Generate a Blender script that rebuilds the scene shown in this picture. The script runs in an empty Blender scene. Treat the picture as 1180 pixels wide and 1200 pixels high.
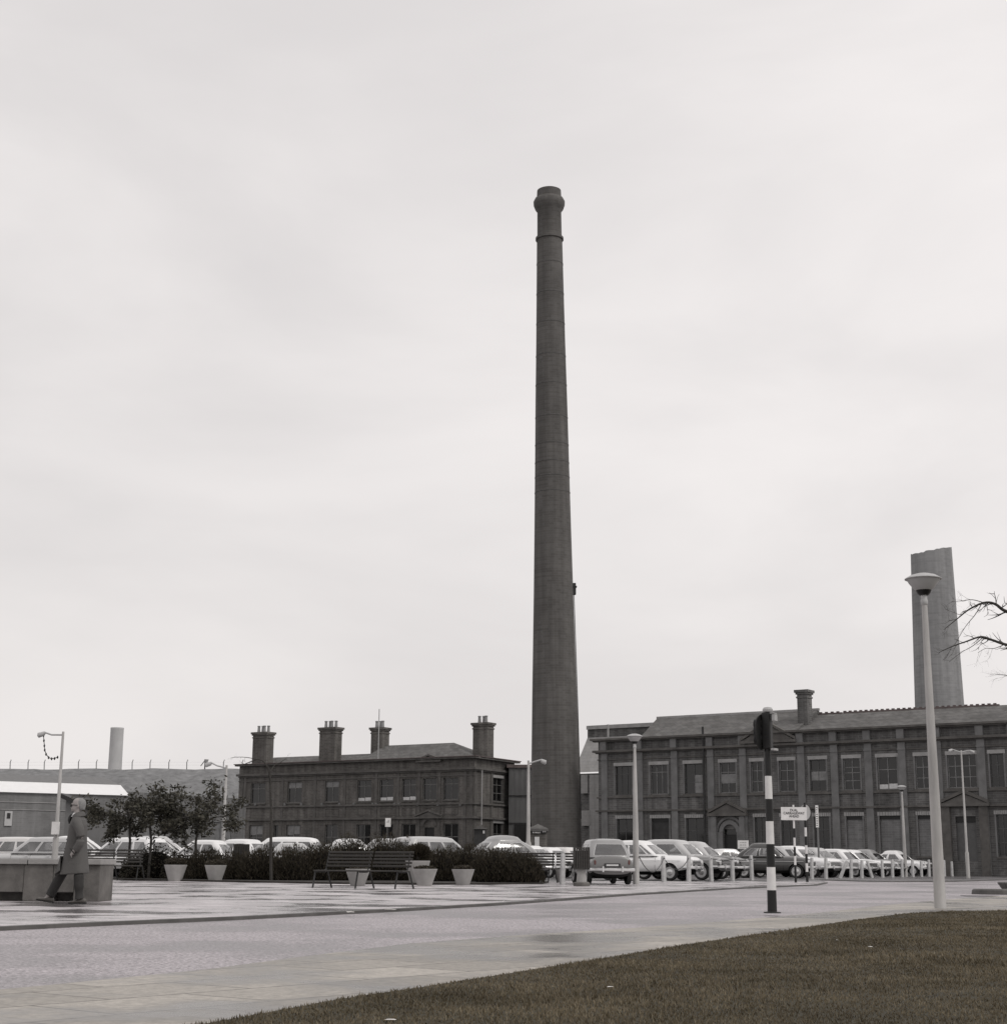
import bpy, bmesh, math, random
import numpy as np
from mathutils import Vector, Matrix
random.seed(7)
rnp = np.random.RandomState(11)
PI = math.pi
scene = bpy.context.scene
col = scene.collection

# ------------------------------------------------------------------ camera model
F = 1835.0
ROLL = 0.007
TAN = 412.0 / F
TH = math.atan(TAN)
CAMH = 0.64
def ray(x, y):
    a = x - 590.0; b = 600.0 - y
    X = (a * math.cos(ROLL) - b * math.sin(ROLL)) / F; U = (a * math.sin(ROLL) + b * math.cos(ROLL)) / F
    return Vector((X, math.cos(TH) - U * math.sin(TH), math.sin(TH) + U * math.cos(TH)))
def G(x, y, z=0.0):
    d = ray(x, y); t = (z - CAMH) / d.z
    return Vector((d.x * t, d.y * t, z))
def P(x, y, Y):
    d = ray(x, y); t = Y / d.y
    return Vector((d.x * t, Y, CAMH + d.z * t))
def Zat(x, y, Y): return P(x, y, Y).z

# ------------------------------------------------------------------ materials
MATS = {}
def nmat(name):
    m = bpy.data.materials.new(name); m.use_nodes = True
    nt = m.node_tree; nt.nodes.clear()
    out = nt.nodes.new('ShaderNodeOutputMaterial')
    return m, nt, out
def N(nt, t, **kw):
    n = nt.nodes.new(t)
    for k, v in kw.items():
        if k.startswith('_'):
            setattr(n, k[1:], v)
        else:
            key = k.replace('__', ' ')
            n.inputs[key].default_value = v
    return n
def c4(c): return (c[0], c[1], c[2], 1.0) if len(c) == 3 else c
def g(v, w=0.0):
    """neutral grey with a warm shift w"""
    return (v * (1 + w), v, v * (1 - w * 1.1))
def basic(name, c, rough=0.7, var=0.15, scale=3.0, metal=0.0, spec=0.4, bump=0.0, bscale=40.0, streak=None, detail=6.0, coat=0.0):
    if name in MATS: return MATS[name]
    m, nt, out = nmat(name)
    b = N(nt, 'ShaderNodeBsdfPrincipled'); b.inputs['Roughness'].default_value = rough
    b.inputs['Metallic'].default_value = metal; b.inputs['Specular IOR Level'].default_value = spec
    if coat: b.inputs['Coat Weight'].default_value = coat; b.inputs['Coat Roughness'].default_value = 0.08
    tc = N(nt, 'ShaderNodeTexCoord')
    mp = N(nt, 'ShaderNodeMapping'); nt.links.new(tc.outputs['Object'], mp.inputs['Vector'])
    if streak: mp.inputs['Scale'].default_value = streak
    no = N(nt, 'ShaderNodeTexNoise'); no.inputs['Scale'].default_value = scale; no.inputs['Detail'].default_value = detail
    no.inputs['Roughness'].default_value = 0.65
    nt.links.new(mp.outputs[0], no.inputs['Vector'])
    cr = N(nt, 'ShaderNodeValToRGB')
    cr.color_ramp.elements[0].position = 0.25; cr.color_ramp.elements[1].position = 0.75
    cr.color_ramp.elements[0].color = c4([x * (1 - var) for x in c]); cr.color_ramp.elements[1].color = c4([min(1, x * (1 + var)) for x in c])
    nt.links.new(no.outputs['Fac'], cr.inputs['Fac']); nt.links.new(cr.outputs['Color'], b.inputs['Base Color'])
    if bump:
        n2 = N(nt, 'ShaderNodeTexNoise'); n2.inputs['Scale'].default_value = bscale; n2.inputs['Detail'].default_value = 4
        nt.links.new(tc.outputs['Object'], n2.inputs['Vector'])
        bp = N(nt, 'ShaderNodeBump'); bp.inputs['Strength'].default_value = bump; bp.inputs['Distance'].default_value = 0.02
        nt.links.new(n2.outputs['Fac'], bp.inputs['Height']); nt.links.new(bp.outputs[0], b.inputs['Normal'])
    nt.links.new(b.outputs[0], out.inputs['Surface'])
    MATS[name] = m; return m
def brick(name, c1, c2, mortar, bw=0.45, bh=0.15, var=0.35, nscale=0.5, rough=0.85):
    if name in MATS: return MATS[name]
    m, nt, out = nmat(name)
    b = N(nt, 'ShaderNodeBsdfPrincipled'); b.inputs['Roughness'].default_value = rough; b.inputs['Specular IOR Level'].default_value = 0.25
    tc = N(nt, 'ShaderNodeTexCoord'); sp = N(nt, 'ShaderNodeSeparateXYZ'); nt.links.new(tc.outputs['Object'], sp.inputs[0])
    ad = N(nt, 'ShaderNodeMath', _operation='ADD'); nt.links.new(sp.outputs[0], ad.inputs[0]); nt.links.new(sp.outputs[1], ad.inputs[1])
    cb = N(nt, 'ShaderNodeCombineXYZ'); nt.links.new(ad.outputs[0], cb.inputs[0]); nt.links.new(sp.outputs[2], cb.inputs[1])
    br = N(nt, 'ShaderNodeTexBrick'); br.inputs['Scale'].default_value = 1.0
    br.inputs['Brick Width'].default_value = bw; br.inputs['Row Height'].default_value = bh
    br.inputs['Mortar Size'].default_value = 0.012; br.inputs['Mortar Smooth'].default_value = 0.3
    br.inputs['Color1'].default_value = c4(c1); br.inputs['Color2'].default_value = c4(c2); br.inputs['Mortar'].default_value = c4(mortar)
    nt.links.new(cb.outputs[0], br.inputs['Vector'])
    # soot: large blotches and vertical streaks
    no = N(nt, 'ShaderNodeTexNoise'); no.inputs['Scale'].default_value = nscale; no.inputs['Detail'].default_value = 8; no.inputs['Roughness'].default_value = 0.7
    nt.links.new(tc.outputs['Object'], no.inputs['Vector'])
    mp = N(nt, 'ShaderNodeMapping'); mp.inputs['Scale'].default_value = (2.2, 2.2, 0.12); nt.links.new(tc.outputs['Object'], mp.inputs['Vector'])
    n2 = N(nt, 'ShaderNodeTexNoise'); n2.inputs['Scale'].default_value = 1.0; n2.inputs['Detail'].default_value = 5
    nt.links.new(mp.outputs[0], n2.inputs['Vector'])
    mu = N(nt, 'ShaderNodeMath', _operation='MULTIPLY'); nt.links.new(no.outputs['Fac'], mu.inputs[0]); nt.links.new(n2.outputs['Fac'], mu.inputs[1])
    mr = N(nt, 'ShaderNodeMapRange'); mr.inputs['From Min'].default_value = 0.12; mr.inputs['From Max'].default_value = 0.40
    mr.inputs['To Min'].default_value = 1 - var * 1.1; mr.inputs['To Max'].default_value = 1 + var
    nt.links.new(mu.outputs[0], mr.inputs['Value'])
    vm = N(nt, 'ShaderNodeVectorMath', _operation='SCALE'); nt.links.new(br.outputs['Color'], vm.inputs[0]); nt.links.new(mr.outputs[0], vm.inputs['Scale'])
    nt.links.new(vm.outputs[0], b.inputs['Base Color'])
    bp = N(nt, 'ShaderNodeBump'); bp.inputs['Strength'].default_value = 0.4; bp.inputs['Distance'].default_value = 0.01; bp.invert = True
    nt.links.new(br.outputs['Fac'], bp.inputs['Height']); nt.links.new(bp.outputs[0], b.inputs['Normal'])
    nt.links.new(b.outputs[0], out.inputs['Surface'])
    MATS[name] = m; return m
def glass(name, tint=(0.55, 0.55, 0.55), refl=0.22):
    if name in MATS: return MATS[name]
    m, nt, out = nmat(name)
    t = N(nt, 'ShaderNodeBsdfTransparent'); t.inputs[0].default_value = c4(tint)
    gl = N(nt, 'ShaderNodeBsdfGlossy'); gl.inputs['Color'].default_value = (0.9, 0.9, 0.9, 1); gl.inputs['Roughness'].default_value = 0.12
    fr = N(nt, 'ShaderNodeFresnel'); fr.inputs[0].default_value = 1.5
    ma = N(nt, 'ShaderNodeMath', _operation='ADD'); nt.links.new(fr.outputs[0], ma.inputs[0]); ma.inputs[1].default_value = refl; ma.use_clamp = True
    mx = N(nt, 'ShaderNodeMixShader'); nt.links.new(ma.outputs[0], mx.inputs[0]); nt.links.new(t.outputs[0], mx.inputs[1]); nt.links.new(gl.outputs[0], mx.inputs[2])
    nt.links.new(mx.outputs[0], out.inputs['Surface'])
    MATS[name] = m; return m
def leafmat(name, c, c2):
    if name in MATS: return MATS[name]
    m, nt, out = nmat(name)
    b = N(nt, 'ShaderNodeBsdfPrincipled'); b.inputs['Roughness'].default_value = 0.6; b.inputs['Specular IOR Level'].default_value = 0.3
    ge = N(nt, 'ShaderNodeNewGeometry'); cr = N(nt, 'ShaderNodeValToRGB')
    cr.color_ramp.elements[0].color = c4(c); cr.color_ramp.elements[1].color = c4(c2)
    nt.links.new(ge.outputs['Random Per Island'], cr.inputs['Fac']); nt.links.new(cr.outputs['Color'], b.inputs['Base Color'])
    tr = N(nt, 'ShaderNodeBsdfTranslucent'); nt.links.new(cr.outputs['Color'], tr.inputs[0])
    mx = N(nt, 'ShaderNodeMixShader'); mx.inputs[0].default_value = 0.25
    nt.links.new(b.outputs[0], mx.inputs[1]); nt.links.new(tr.outputs[0], mx.inputs[2]); nt.links.new(mx.outputs[0], out.inputs['Surface'])
    MATS[name] = m; return m

# ------------------------------------------------------------------ mesh builder
class MB:
    def __init__(s): s.v = []; s.f = []; s.m = []; s.ad = []
    def add(s, vs, fs, mi=0):
        o = len(s.v); s.ad.append((o, len(s.f))); s.v.extend([tuple(p) for p in vs])
        for f in fs: s.f.append(tuple(i + o for i in f)); s.m.append(mi)
        return s
    def box(s, x0, x1, y0, y1, z0, z1, M=None, mi=0):
        vs = [Vector(p) for p in ((x0,y0,z0),(x1,y0,z0),(x1,y1,z0),(x0,y1,z0),(x0,y0,z1),(x1,y0,z1),(x1,y1,z1),(x0,y1,z1))]
        if M: vs = [M @ p for p in vs]
        return s.add(vs, [(3,2,1,0),(4,5,6,7),(0,1,5,4),(1,2,6,5),(2,3,7,6),(3,0,4,7)], mi)
    def prism(s, poly, z0, z1, mi=0):
        n = len(poly); vs = [(p[0], p[1], z0) for p in poly] + [(p[0], p[1], z1) for p in poly]
        fs = [tuple(range(n - 1, -1, -1)), tuple(range(n, 2 * n))] + [(i, (i + 1) % n, n + (i + 1) % n, n + i) for i in range(n)]
        return s.add(vs, fs, mi)
    def rings(s, rings, cap=True, mi=0):
        n = len(rings[0]); vs = [p for r in rings for p in r]; fs = []
        for k in range(len(rings) - 1):
            for i in range(n):
                a = k * n + i; b = k * n + (i + 1) % n
                fs.append((a, b, b + n, a + n))
        if cap:
            fs.append(tuple(range(n - 1, -1, -1))); fs.append(tuple((len(rings) - 1) * n + i for i in range(n)))
        return s.add(vs, fs, mi)
    def tube(s, pts, rad, n=8, mi=0):
        pts = [Vector(p) for p in pts]
        if not hasattr(rad, '__len__'): rad = [rad] * len(pts)
        rs = []
        up = Vector((0, 0, 1))
        for i, p in enumerate(pts):
            d = (pts[min(i + 1, len(pts) - 1)] - pts[max(i - 1, 0)]).normalized()
            a = d.cross(up)
            if a.length < 0.1: a = d.cross(Vector((0, 1, 0)))
            a.normalize(); b = d.cross(a)
            rs.append([p + a * math.cos(2 * PI * k / n) * rad[i] + b * math.sin(2 * PI * k / n) * rad[i] for k in range(n)])
        return s.rings(rs, True, mi)
    def lathe(s, prof, n=16, c=(0, 0, 0), axis='z', mi=0):
        rs = []
        for r, h in prof:
            r = max(r, 1e-4); R = []
            for k in range(n):
                a = 2 * PI * k / n; p = (r * math.cos(a), r * math.sin(a), h)
                if axis == 'y': p = (p[0], p[2], p[1])
                if axis == 'x': p = (p[2], p[0], p[1])
                R.append((c[0] + p[0], c[1] + p[1], c[2] + p[2]))
            rs.append(R)
        return s.rings(rs, True, mi)
    def mesh(s, name, mats, smooth=False):
        me = bpy.data.meshes.new(name); me.from_pydata(s.v, [], s.f)
        for m in mats: me.materials.append(m)
        if len(mats) > 1: me.polygons.foreach_set('material_index', s.m)
        if smooth:
            me.polygons.foreach_set('use_smooth', [True] * len(me.polygons))
            try: me.set_sharp_from_angle(angle=math.radians(40))
            except Exception: pass
        bm = bmesh.new(); bm.from_mesh(me)
        if len(bm.faces) < 60000: bmesh.ops.recalc_face_normals(bm, faces=bm.faces)
        bm.to_mesh(me); bm.free()
        me.update(); return me
    def pieces(s, tol=0.006):
        """split into clusters of touching primitives"""
        n = len(s.ad); ends = [(s.ad[i + 1] if i + 1 < n else (len(s.v), len(s.f))) for i in range(n)]; bb = []
        for (v0, f0), (v1, f1) in zip(s.ad, ends):
            a = np.array(s.v[v0:v1]); bb.append((a.min(0) - tol, a.max(0) + tol))
        par = list(range(n))
        def fd(i):
            while par[i] != i: i = par[i]
            return i
        for i in range(n):
            for j in range(i):
                if (bb[i][0] <= bb[j][1]).all() and (bb[j][0] <= bb[i][1]).all(): par[fd(i)] = fd(j)
        out = {}
        for i in range(n):
            m = out.setdefault(fd(i), MB()); (v0, f0), (v1, f1) = s.ad[i], ends[i]; o = len(m.v)
            m.ad.append((o, len(m.f))); m.v += s.v[v0:v1]; m.f += [tuple(q - v0 + o for q in f) for f in s.f[f0:f1]]; m.m += s.m[f0:f1]
        return list(out.values())
    def objs(s, name, mat, parent=None, smooth=False, fac=None, base=None):
        r = []
        for p in s.pieces():
            o = p.obj(name, mat, parent, smooth); r.append(o)
            if fac is not None: o.matrix_local = XF(fac, base)
        return r
    def obj(s, name, mat, parent=None, smooth=False, loc=None, rot=None):
        mats = mat if isinstance(mat, (list, tuple)) else [mat]
        return link(name, s.mesh(name, mats, smooth), parent, loc, rot)
def link(name, me, parent=None, loc=None, rot=None):
    o = bpy.data.objects.new(name, me); col.objects.link(o)
    if parent: o.parent = parent
    if loc is not None: o.location = loc
    if rot is not None: o.rotation_euler = rot
    return o
def tag(o, label, cat, group=None, kind=None):
    if label: o['label'] = label
    if cat: o['category'] = cat
    if group: o['group'] = group
    if kind: o['kind'] = kind
    return o
def thing(name, label, cat, loc=(0, 0, 0), rz=0.0, group=None):
    o = bpy.data.objects.new(name, None); col.objects.link(o); o.location = loc; o.rotation_euler = (0, 0, rz)
    o.empty_display_size = 0.2
    return tag(o, label, cat, group)
def copy_tree(o, parent=None):
    c = o.copy(); col.objects.link(c); c.parent = parent
    for ch in KIDS(o): copy_tree(ch, c)
    return c
def KIDS(o): return [x for x in bpy.data.objects if x.parent == o]
def bevel(o, w, seg=2, ang=35):
    m = o.modifiers.new('bevel', 'BEVEL'); m.width = w; m.segments = seg; m.limit_method = 'ANGLE'; m.angle_limit = math.radians(ang)
    return o
def apply_mods(o):
    dg = bpy.context.evaluated_depsgraph_get(); dg.update()
    me = bpy.data.meshes.new_from_object(o.evaluated_get(dg)); o.modifiers.clear(); o.data = me; return o

# ------------------------------------------------------------------ palette
W = 0.06
M_black = basic('black paint', g(0.012), 0.45, 0.3)
M_white = basic('white paint', g(0.72, 0.01), 0.5, 0.12, 6)
M_iron = basic('dark iron', g(0.03), 0.55, 0.3)
M_chrome = basic('chrome', g(0.70), 0.3, 0.08, metal=1.0)
M_rubber = basic('tyre rubber', g(0.02), 0.8, 0.3)
M_conc = basic('cast concrete', g(0.125, 0.05), 0.85, 0.5, 2.5, bump=0.4, bscale=60)
M_lampconc = basic('lamp post concrete', g(0.44, 0.02), 0.75, 0.28, 1.3, streak=(3, 3, 0.5), bump=0.3, bscale=80)
M_cgrey = basic('galvanised grey', g(0.42), 0.5, 0.15, 4)
M_bark = basic('bark', g(0.045, 0.08), 0.9, 0.4, 12, bump=0.6, bscale=50)
M_wood = basic('dark bench timber', g(0.035, 0.08), 0.42, 0.4, 4, streak=(0.5, 8, 8))
M_glassw = basic('window glass', g(0.012), 0.10, 0.6, 0.9, spec=0.6)
M_glassb = basic('whitewashed glass', g(0.16), 0.4, 0.35, 1.2)
M_frame = basic('window frame paint', g(0.17, 0.02), 0.6, 0.3, 3)
M_carglass = glass('car glass', (0.66, 0.66, 0.66), 0.13)
# ------------------------------------------------------------------ world, sun, camera
SUN_EL = math.radians(48); SUN_AZ = math.radians(125)   # azimuth measured clockwise from +Y
w = bpy.data.worlds.new('World'); scene.world = w; w.use_nodes = True
nt = w.node_tree; nt.nodes.clear()
out = nt.nodes.new('ShaderNodeOutputWorld'); bg = nt.nodes.new('ShaderNodeBackground'); bg.inputs['Strength'].default_value = 0.1
sky = nt.nodes.new('ShaderNodeTexSky'); sky.sky_type = 'NISHITA'; sky.sun_disc = False
sky.sun_elevation = SUN_EL; sky.sun_rotation = SUN_AZ; sky.air_density = 1.5; sky.dust_density = 4.0
tc = nt.nodes.new('ShaderNodeTexCoord')
mp = nt.nodes.new('ShaderNodeMapping'); mp.inputs['Scale'].default_value = (1.0, 1.0, 2.6); nt.links.new(tc.outputs['Generated'], mp.inputs['Vector'])
no = nt.nodes.new('ShaderNodeTexNoise'); no.inputs['Scale'].default_value = 2.6; no.inputs['Detail'].default_value = 7; no.inputs['Roughness'].default_value = 0.5
no.inputs['Distortion'].default_value = 0.3
nt.links.new(mp.outputs[0], no.inputs['Vector'])
cr = nt.nodes.new('ShaderNodeValToRGB'); cr.color_ramp.interpolation = 'EASE'
cr.color_ramp.elements[0].position = 0.3; cr.color_ramp.elements[0].color = (0.665, 0.638, 0.634, 1)
cr.color_ramp.elements[1].position = 0.72; cr.color_ramp.elements[1].color = (0.785, 0.752, 0.742, 1)
nt.links.new(no.outputs['Fac'], cr.inputs['Fac'])
# a little brighter towards the horizon on the right hand side
sx = nt.nodes.new('ShaderNodeSeparateXYZ'); nt.links.new(tc.outputs['Generated'], sx.inputs[0])
mr = nt.nodes.new('ShaderNodeMapRange'); mr.inputs['From Min'].default_value = -0.35; mr.inputs['From Max'].default_value = 0.4
mr.inputs['To Min'].default_value = 10.9; mr.inputs['To Max'].default_value = 12.2
nt.links.new(sx.outputs[0], mr.inputs['Value'])
vs = nt.nodes.new('ShaderNodeVectorMath'); vs.operation = 'SCALE'
nt.links.new(cr.outputs['Color'], vs.inputs[0]); nt.links.new(mr.outputs[0], vs.inputs['Scale'])
mx = nt.nodes.new('ShaderNodeMixRGB'); mx.inputs[0].default_value = 0.96
nt.links.new(sky.outputs[0], mx.inputs[1]); nt.links.new(vs.outputs[0], mx.inputs[2])
nt.links.new(mx.outputs[0], bg.inputs['Color']); nt.links.new(bg.outputs[0], out.inputs['Surface'])

sd = bpy.data.lights.new('sun', 'SUN'); sd.energy = 1.0; sd.angle = math.radians(14); sd.color = (1.0, 0.97, 0.93)
so = bpy.data.objects.new('sun', sd); col.objects.link(so)
dirv = Vector((math.sin(SUN_AZ) * math.cos(SUN_EL), math.cos(SUN_AZ) * math.cos(SUN_EL), math.sin(SUN_EL)))
so.rotation_euler = dirv.to_track_quat('Z', 'Y').to_euler(); so.location = (0, 0, 60)

cd = bpy.data.cameras.new('camera'); co = bpy.data.objects.new('camera', cd); col.objects.link(co)
co.location = (0, 0, CAMH); co.rotation_euler = (Matrix.Rotation(PI / 2 + TH, 3, 'X') @ Matrix.Rotation(ROLL, 3, 'Z')).to_euler()
cd.sensor_fit = 'HORIZONTAL'; cd.sensor_width = 36; cd.lens = 36 * F / 1180.0; cd.clip_start = 0.1; cd.clip_end = 6000
scene.camera = co
scene.render.engine = 'CYCLES'
scene.view_settings.view_transform = 'Standard'; scene.view_settings.look = 'None'; scene.view_settings.exposure = 0

# ------------------------------------------------------------------ ground materials
def wetmat(name, c, kind='asphalt'):
    m, nt, out = nmat(name)
    b = N(nt, 'ShaderNodeBsdfPrincipled'); tc = N(nt, 'ShaderNodeTexCoord'); ge = N(nt, 'ShaderNodeNewGeometry')
    pos = ge.outputs['Position']
    n1 = N(nt, 'ShaderNodeTexNoise'); n1.inputs['Scale'].default_value = 0.55 if kind in ('paving', 'pavement') else 0.3; n1.inputs['Detail'].default_value = 7; n1.inputs['Roughness'].default_value = 0.62
    nt.links.new(pos, n1.inputs['Vector'])
    n2 = N(nt, 'ShaderNodeTexNoise'); n2.inputs['Scale'].default_value = 34 if kind == 'asphalt' else 16; n2.inputs['Detail'].default_value = 3; n2.inputs['Roughness'].default_value = 0.8
    nt.links.new(pos, n2.inputs['Vector'])
    wet = N(nt, 'ShaderNodeMapRange'); wet.inputs['From Min'].default_value = 0.45; wet.inputs['From Max'].default_value = 0.57
    nt.links.new(n1.outputs['Fac'], wet.inputs['Value'])
    base = N(nt, 'ShaderNodeValToRGB')
    v = {'asphalt': 0.62, 'paving': 0.25, 'pavement': 0.2, 'lot': 0.4}[kind]
    base.color_ramp.elements[0].position = 0.36; base.color_ramp.elements[1].position = 0.62
    base.color_ramp.elements[0].color = c4([x * (1 - v) for x in c]); base.color_ramp.elements[1].color = c4([x * (1 + v) for x in c])
    nt.links.new(n2.outputs['Fac'], base.inputs['Fac'])
    colr = base.outputs['Color']
    if kind in ('paving', 'pavement'):
        br = N(nt, 'ShaderNodeTexBrick'); br.inputs['Scale'].default_value = 1.0
        br.inputs['Brick Width'].default_value = 0.9 if kind == 'pavement' else 0.6; br.inputs['Row Height'].default_value = 0.62
        br.inputs['Mortar Size'].default_value = 0.012; br.inputs['Color1'].default_value = (0.78, 0.78, 0.78, 1); br.inputs['Color2'].default_value = (1.12, 1.12, 1.12, 1)
        br.inputs['Mortar'].default_value = (0.45, 0.45, 0.45, 1)
        mp = N(nt, 'ShaderNodeMapping'); mp.inputs['Rotation'].default_value = (0, 0, -math.radians(52 if kind == 'pavement' else 38))
        nt.links.new(pos, mp.inputs['Vector']); nt.links.new(mp.outputs[0], br.inputs['Vector'])
        ml = N(nt, 'ShaderNodeMixRGB', _blend_type='MULTIPLY'); ml.inputs[0].default_value = 1.0
        nt.links.new(colr, ml.inputs[1]); nt.links.new(br.outputs['Color'], ml.inputs[2]); colr = ml.outputs[0]
    dk = N(nt, 'ShaderNodeMapRange'); dk.inputs['To Min'].default_value = 1.15; dk.inputs['To Max'].default_value = 0.45 if kind != 'asphalt' else .6
    nt.links.new(wet.outputs[0], dk.inputs['Value'])
    sc = N(nt, 'ShaderNodeVectorMath', _operation='SCALE'); nt.links.new(colr, sc.inputs[0]); nt.links.new(dk.outputs[0], sc.inputs['Scale'])
    nt.links.new(sc.outputs[0], b.inputs['Base Color'])
    rr = N(nt, 'ShaderNodeMapRange')
    rr.inputs['To Min'].default_value = {'asphalt': .62, 'paving': .5, 'pavement': .62, 'lot': .5}[kind]
    rr.inputs['To Max'].default_value = {'asphalt': .34, 'paving': .14, 'pavement': .26, 'lot': .2}[kind]
    nt.links.new(wet.outputs[0], rr.inputs['Value']); nt.links.new(rr.outputs[0], b.inputs['Roughness'])
    bp = N(nt, 'ShaderNodeBump'); bp.inputs['Distance'].default_value = 0.012 if kind == 'asphalt' else 0.004
    bs = N(nt, 'ShaderNodeMapRange'); bs.inputs['To Min'].default_value = 0.9 if kind == 'asphalt' else 0.5; bs.inputs['To Max'].default_value = 0.6 if kind == 'asphalt' else 0.12
    nt.links.new(wet.outputs[0], bs.inputs['Value']); nt.links.new(bs.outputs[0], bp.inputs['Strength'])
    nt.links.new(n2.outputs['Fac'], bp.inputs['Height']); nt.links.new(bp.outputs[0], b.inputs['Normal'])
    nt.links.new(b.outputs[0], out.inputs['Surface']); MATS[name] = m; return m
M_road = wetmat('road chippings', (0.305, 0.283, 0.296), 'asphalt')
M_plaza = wetmat('wet paving', (0.43, 0.405, 0.415), 'paving')
M_pave = wetmat('pavement slabs', (0.30, 0.279, 0.25), 'pavement')
M_lot = wetmat('car park tarmac', (0.12, 0.115, 0.118), 'lot')
M_kerb = basic('kerb stone', g(0.09, 0.04), 0.6, 0.4, 3)
M_soil = basic('soil', g(0.03, 0.1), 0.9, 0.4, 4)
M_turf = basic('turf soil', (0.038, 0.033, 0.019), 0.95, 0.4, 3)

def sheet(name, poly, z, mat):
    m = MB(); m.add([(p[0], p[1], z) for p in poly], [tuple(range(len(poly)))])
    o = m.obj(name, mat); o['kind'] = 'structure'; return o
ZR = -0.035
S = 1500
sheet('ground', [(-S, -S), (S, -S), (S, 2 * S), (-S, 2 * S)], ZR - 0.06, M_lot)
# road
kerbpx = [(0, 1087), (120, 1081.5), (290, 1074.5), (480, 1065), (600, 1058), (740, 1048), (860, 1041), (958, 1037), (970, 1034.5)]
kerb = [G(x, y, 0) for x, y in kerbpx]
K0 = kerb[0] + (kerb[0] - kerb[1]) * 6
backpx = [(1180, 1031), (1100, 1033.2), (1010, 1032.6), (960, 1031)]
bk = [G(x, y, 0) for x, y in backpx]
B0 = bk[0] + (bk[0] - bk[1]) * 8
nearpx = [(0, 1160), (75, 1153), (245, 1136), (350, 1122), (480, 1106), (600, 1097), (740, 1088), (870, 1078), (960, 1070), (1030, 1062), (1090, 1056), (1130, 1053), (1180, 1050)]
near = [G(x, y, 0) for x, y in nearpx]
N0 = near[0] + (near[0] - near[1]) * 8
N1 = near[-1] + (near[-1] - near[-2]) * 14
sheet('road', [(-60, -20), (60, -20), (90, 60), (90, 125), (-60, 125)], ZR, M_road)
# paved plaza with kerb
def slab(name, poly, z1, mat, z0=ZR - 0.05):
    m = MB(); m.prism([(p[0], p[1]) for p in poly], z0, z1); o = m.obj(name, mat); o['kind'] = 'structure'; return o
plaza_back = [G(968, 1033.6), G(870, 1033.2), G(700, 1033), G(400, 1034), (-30, 60)]
def offset(pts, d):
    r = []
    for i, p in enumerate(pts):
        a = pts[max(i - 1, 0)]; b = pts[min(i + 1, len(pts) - 1)]
        t = Vector((b[0] - a[0], b[1] - a[1])).normalized(); r.append((p[0] - t.y * d, p[1] + t.x * d))
    return r
kl = [K0] + kerb
kin = offset(kl, 0.14)
slab('plaza', kin + [(p[0], p[1]) for p in plaza_back] + [(-60, 60)], 0.0, M_plaza)
mk = MB()
for i in range(len(kl) - 1):
    mk.prism([kl[i], kl[i + 1], kin[i + 1], kin[i]], ZR - 0.05, 0.004)
o = mk.obj('kerb', M_kerb); o['kind'] = 'structure'
# car park apron behind plaza and along the bollards
slab('car_park', [(-60, 60)] + [(p[0], p[1]) for p in plaza_back[::-1]] + [(p[0], p[1]) for p in bk[::-1]] + [(B0[0], B0[1]), (140, 230), (-160, 230)], -0.004, M_lot)
mk = MB(); bl = bk + []; bo = offset([B0] + bk, 0.14)
for i in range(len(bk)):
    a = ([B0] + bk)[i]; b = ([B0] + bk)[i + 1]
    mk.prism([a, b, bo[i + 1], bo[i]], ZR - 0.05, 0.004)
o = mk.obj('kerb', M_kerb); o['kind'] = 'structure'
# near pavement
lawnpx = [(120, 1228), (245, 1203), (400, 1174), (500, 1159), (600, 1143), (700, 1126.5), (800, 1109.5), (900, 1095), (1000, 1080), (1060, 1072), (1110, 1069), (1180, 1068.5)]
lawn = [G(x, y, 0) for x, y in lawnpx]
L0 = lawn[0] + (lawn[0] - lawn[1]) * 12; L1 = lawn[-1] + (lawn[-1] - lawn[-2]) * 10
slab('pavement', [N0] + near + [N1, (N1[0] + 5, -15), (-45, -15)], 0.0, M_pave)
mk = MB(); nl = [N0] + near; no_ = offset(nl, -0.13)
lawnpoly = [L0] + lawn + [L1, Vector((L1[0] + 2, -12, 0)), Vector((-20, -12, 0))]
def inpoly(px, py, poly):
    ins = np.zeros(len(px), bool); n = len(poly); j = n - 1
    for i in range(n):
        xi, yi, xj, yj = poly[i][0], poly[i][1], poly[j][0], poly[j][1]
        c = ((yi > py) != (yj > py)) & (px < (xj - xi) * (py - yi) / (yj - yi + 1e-12) + xi)
        ins ^= c; j = i
    return ins
slab('lawn', lawnpoly, 0.012, M_turf)
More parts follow.
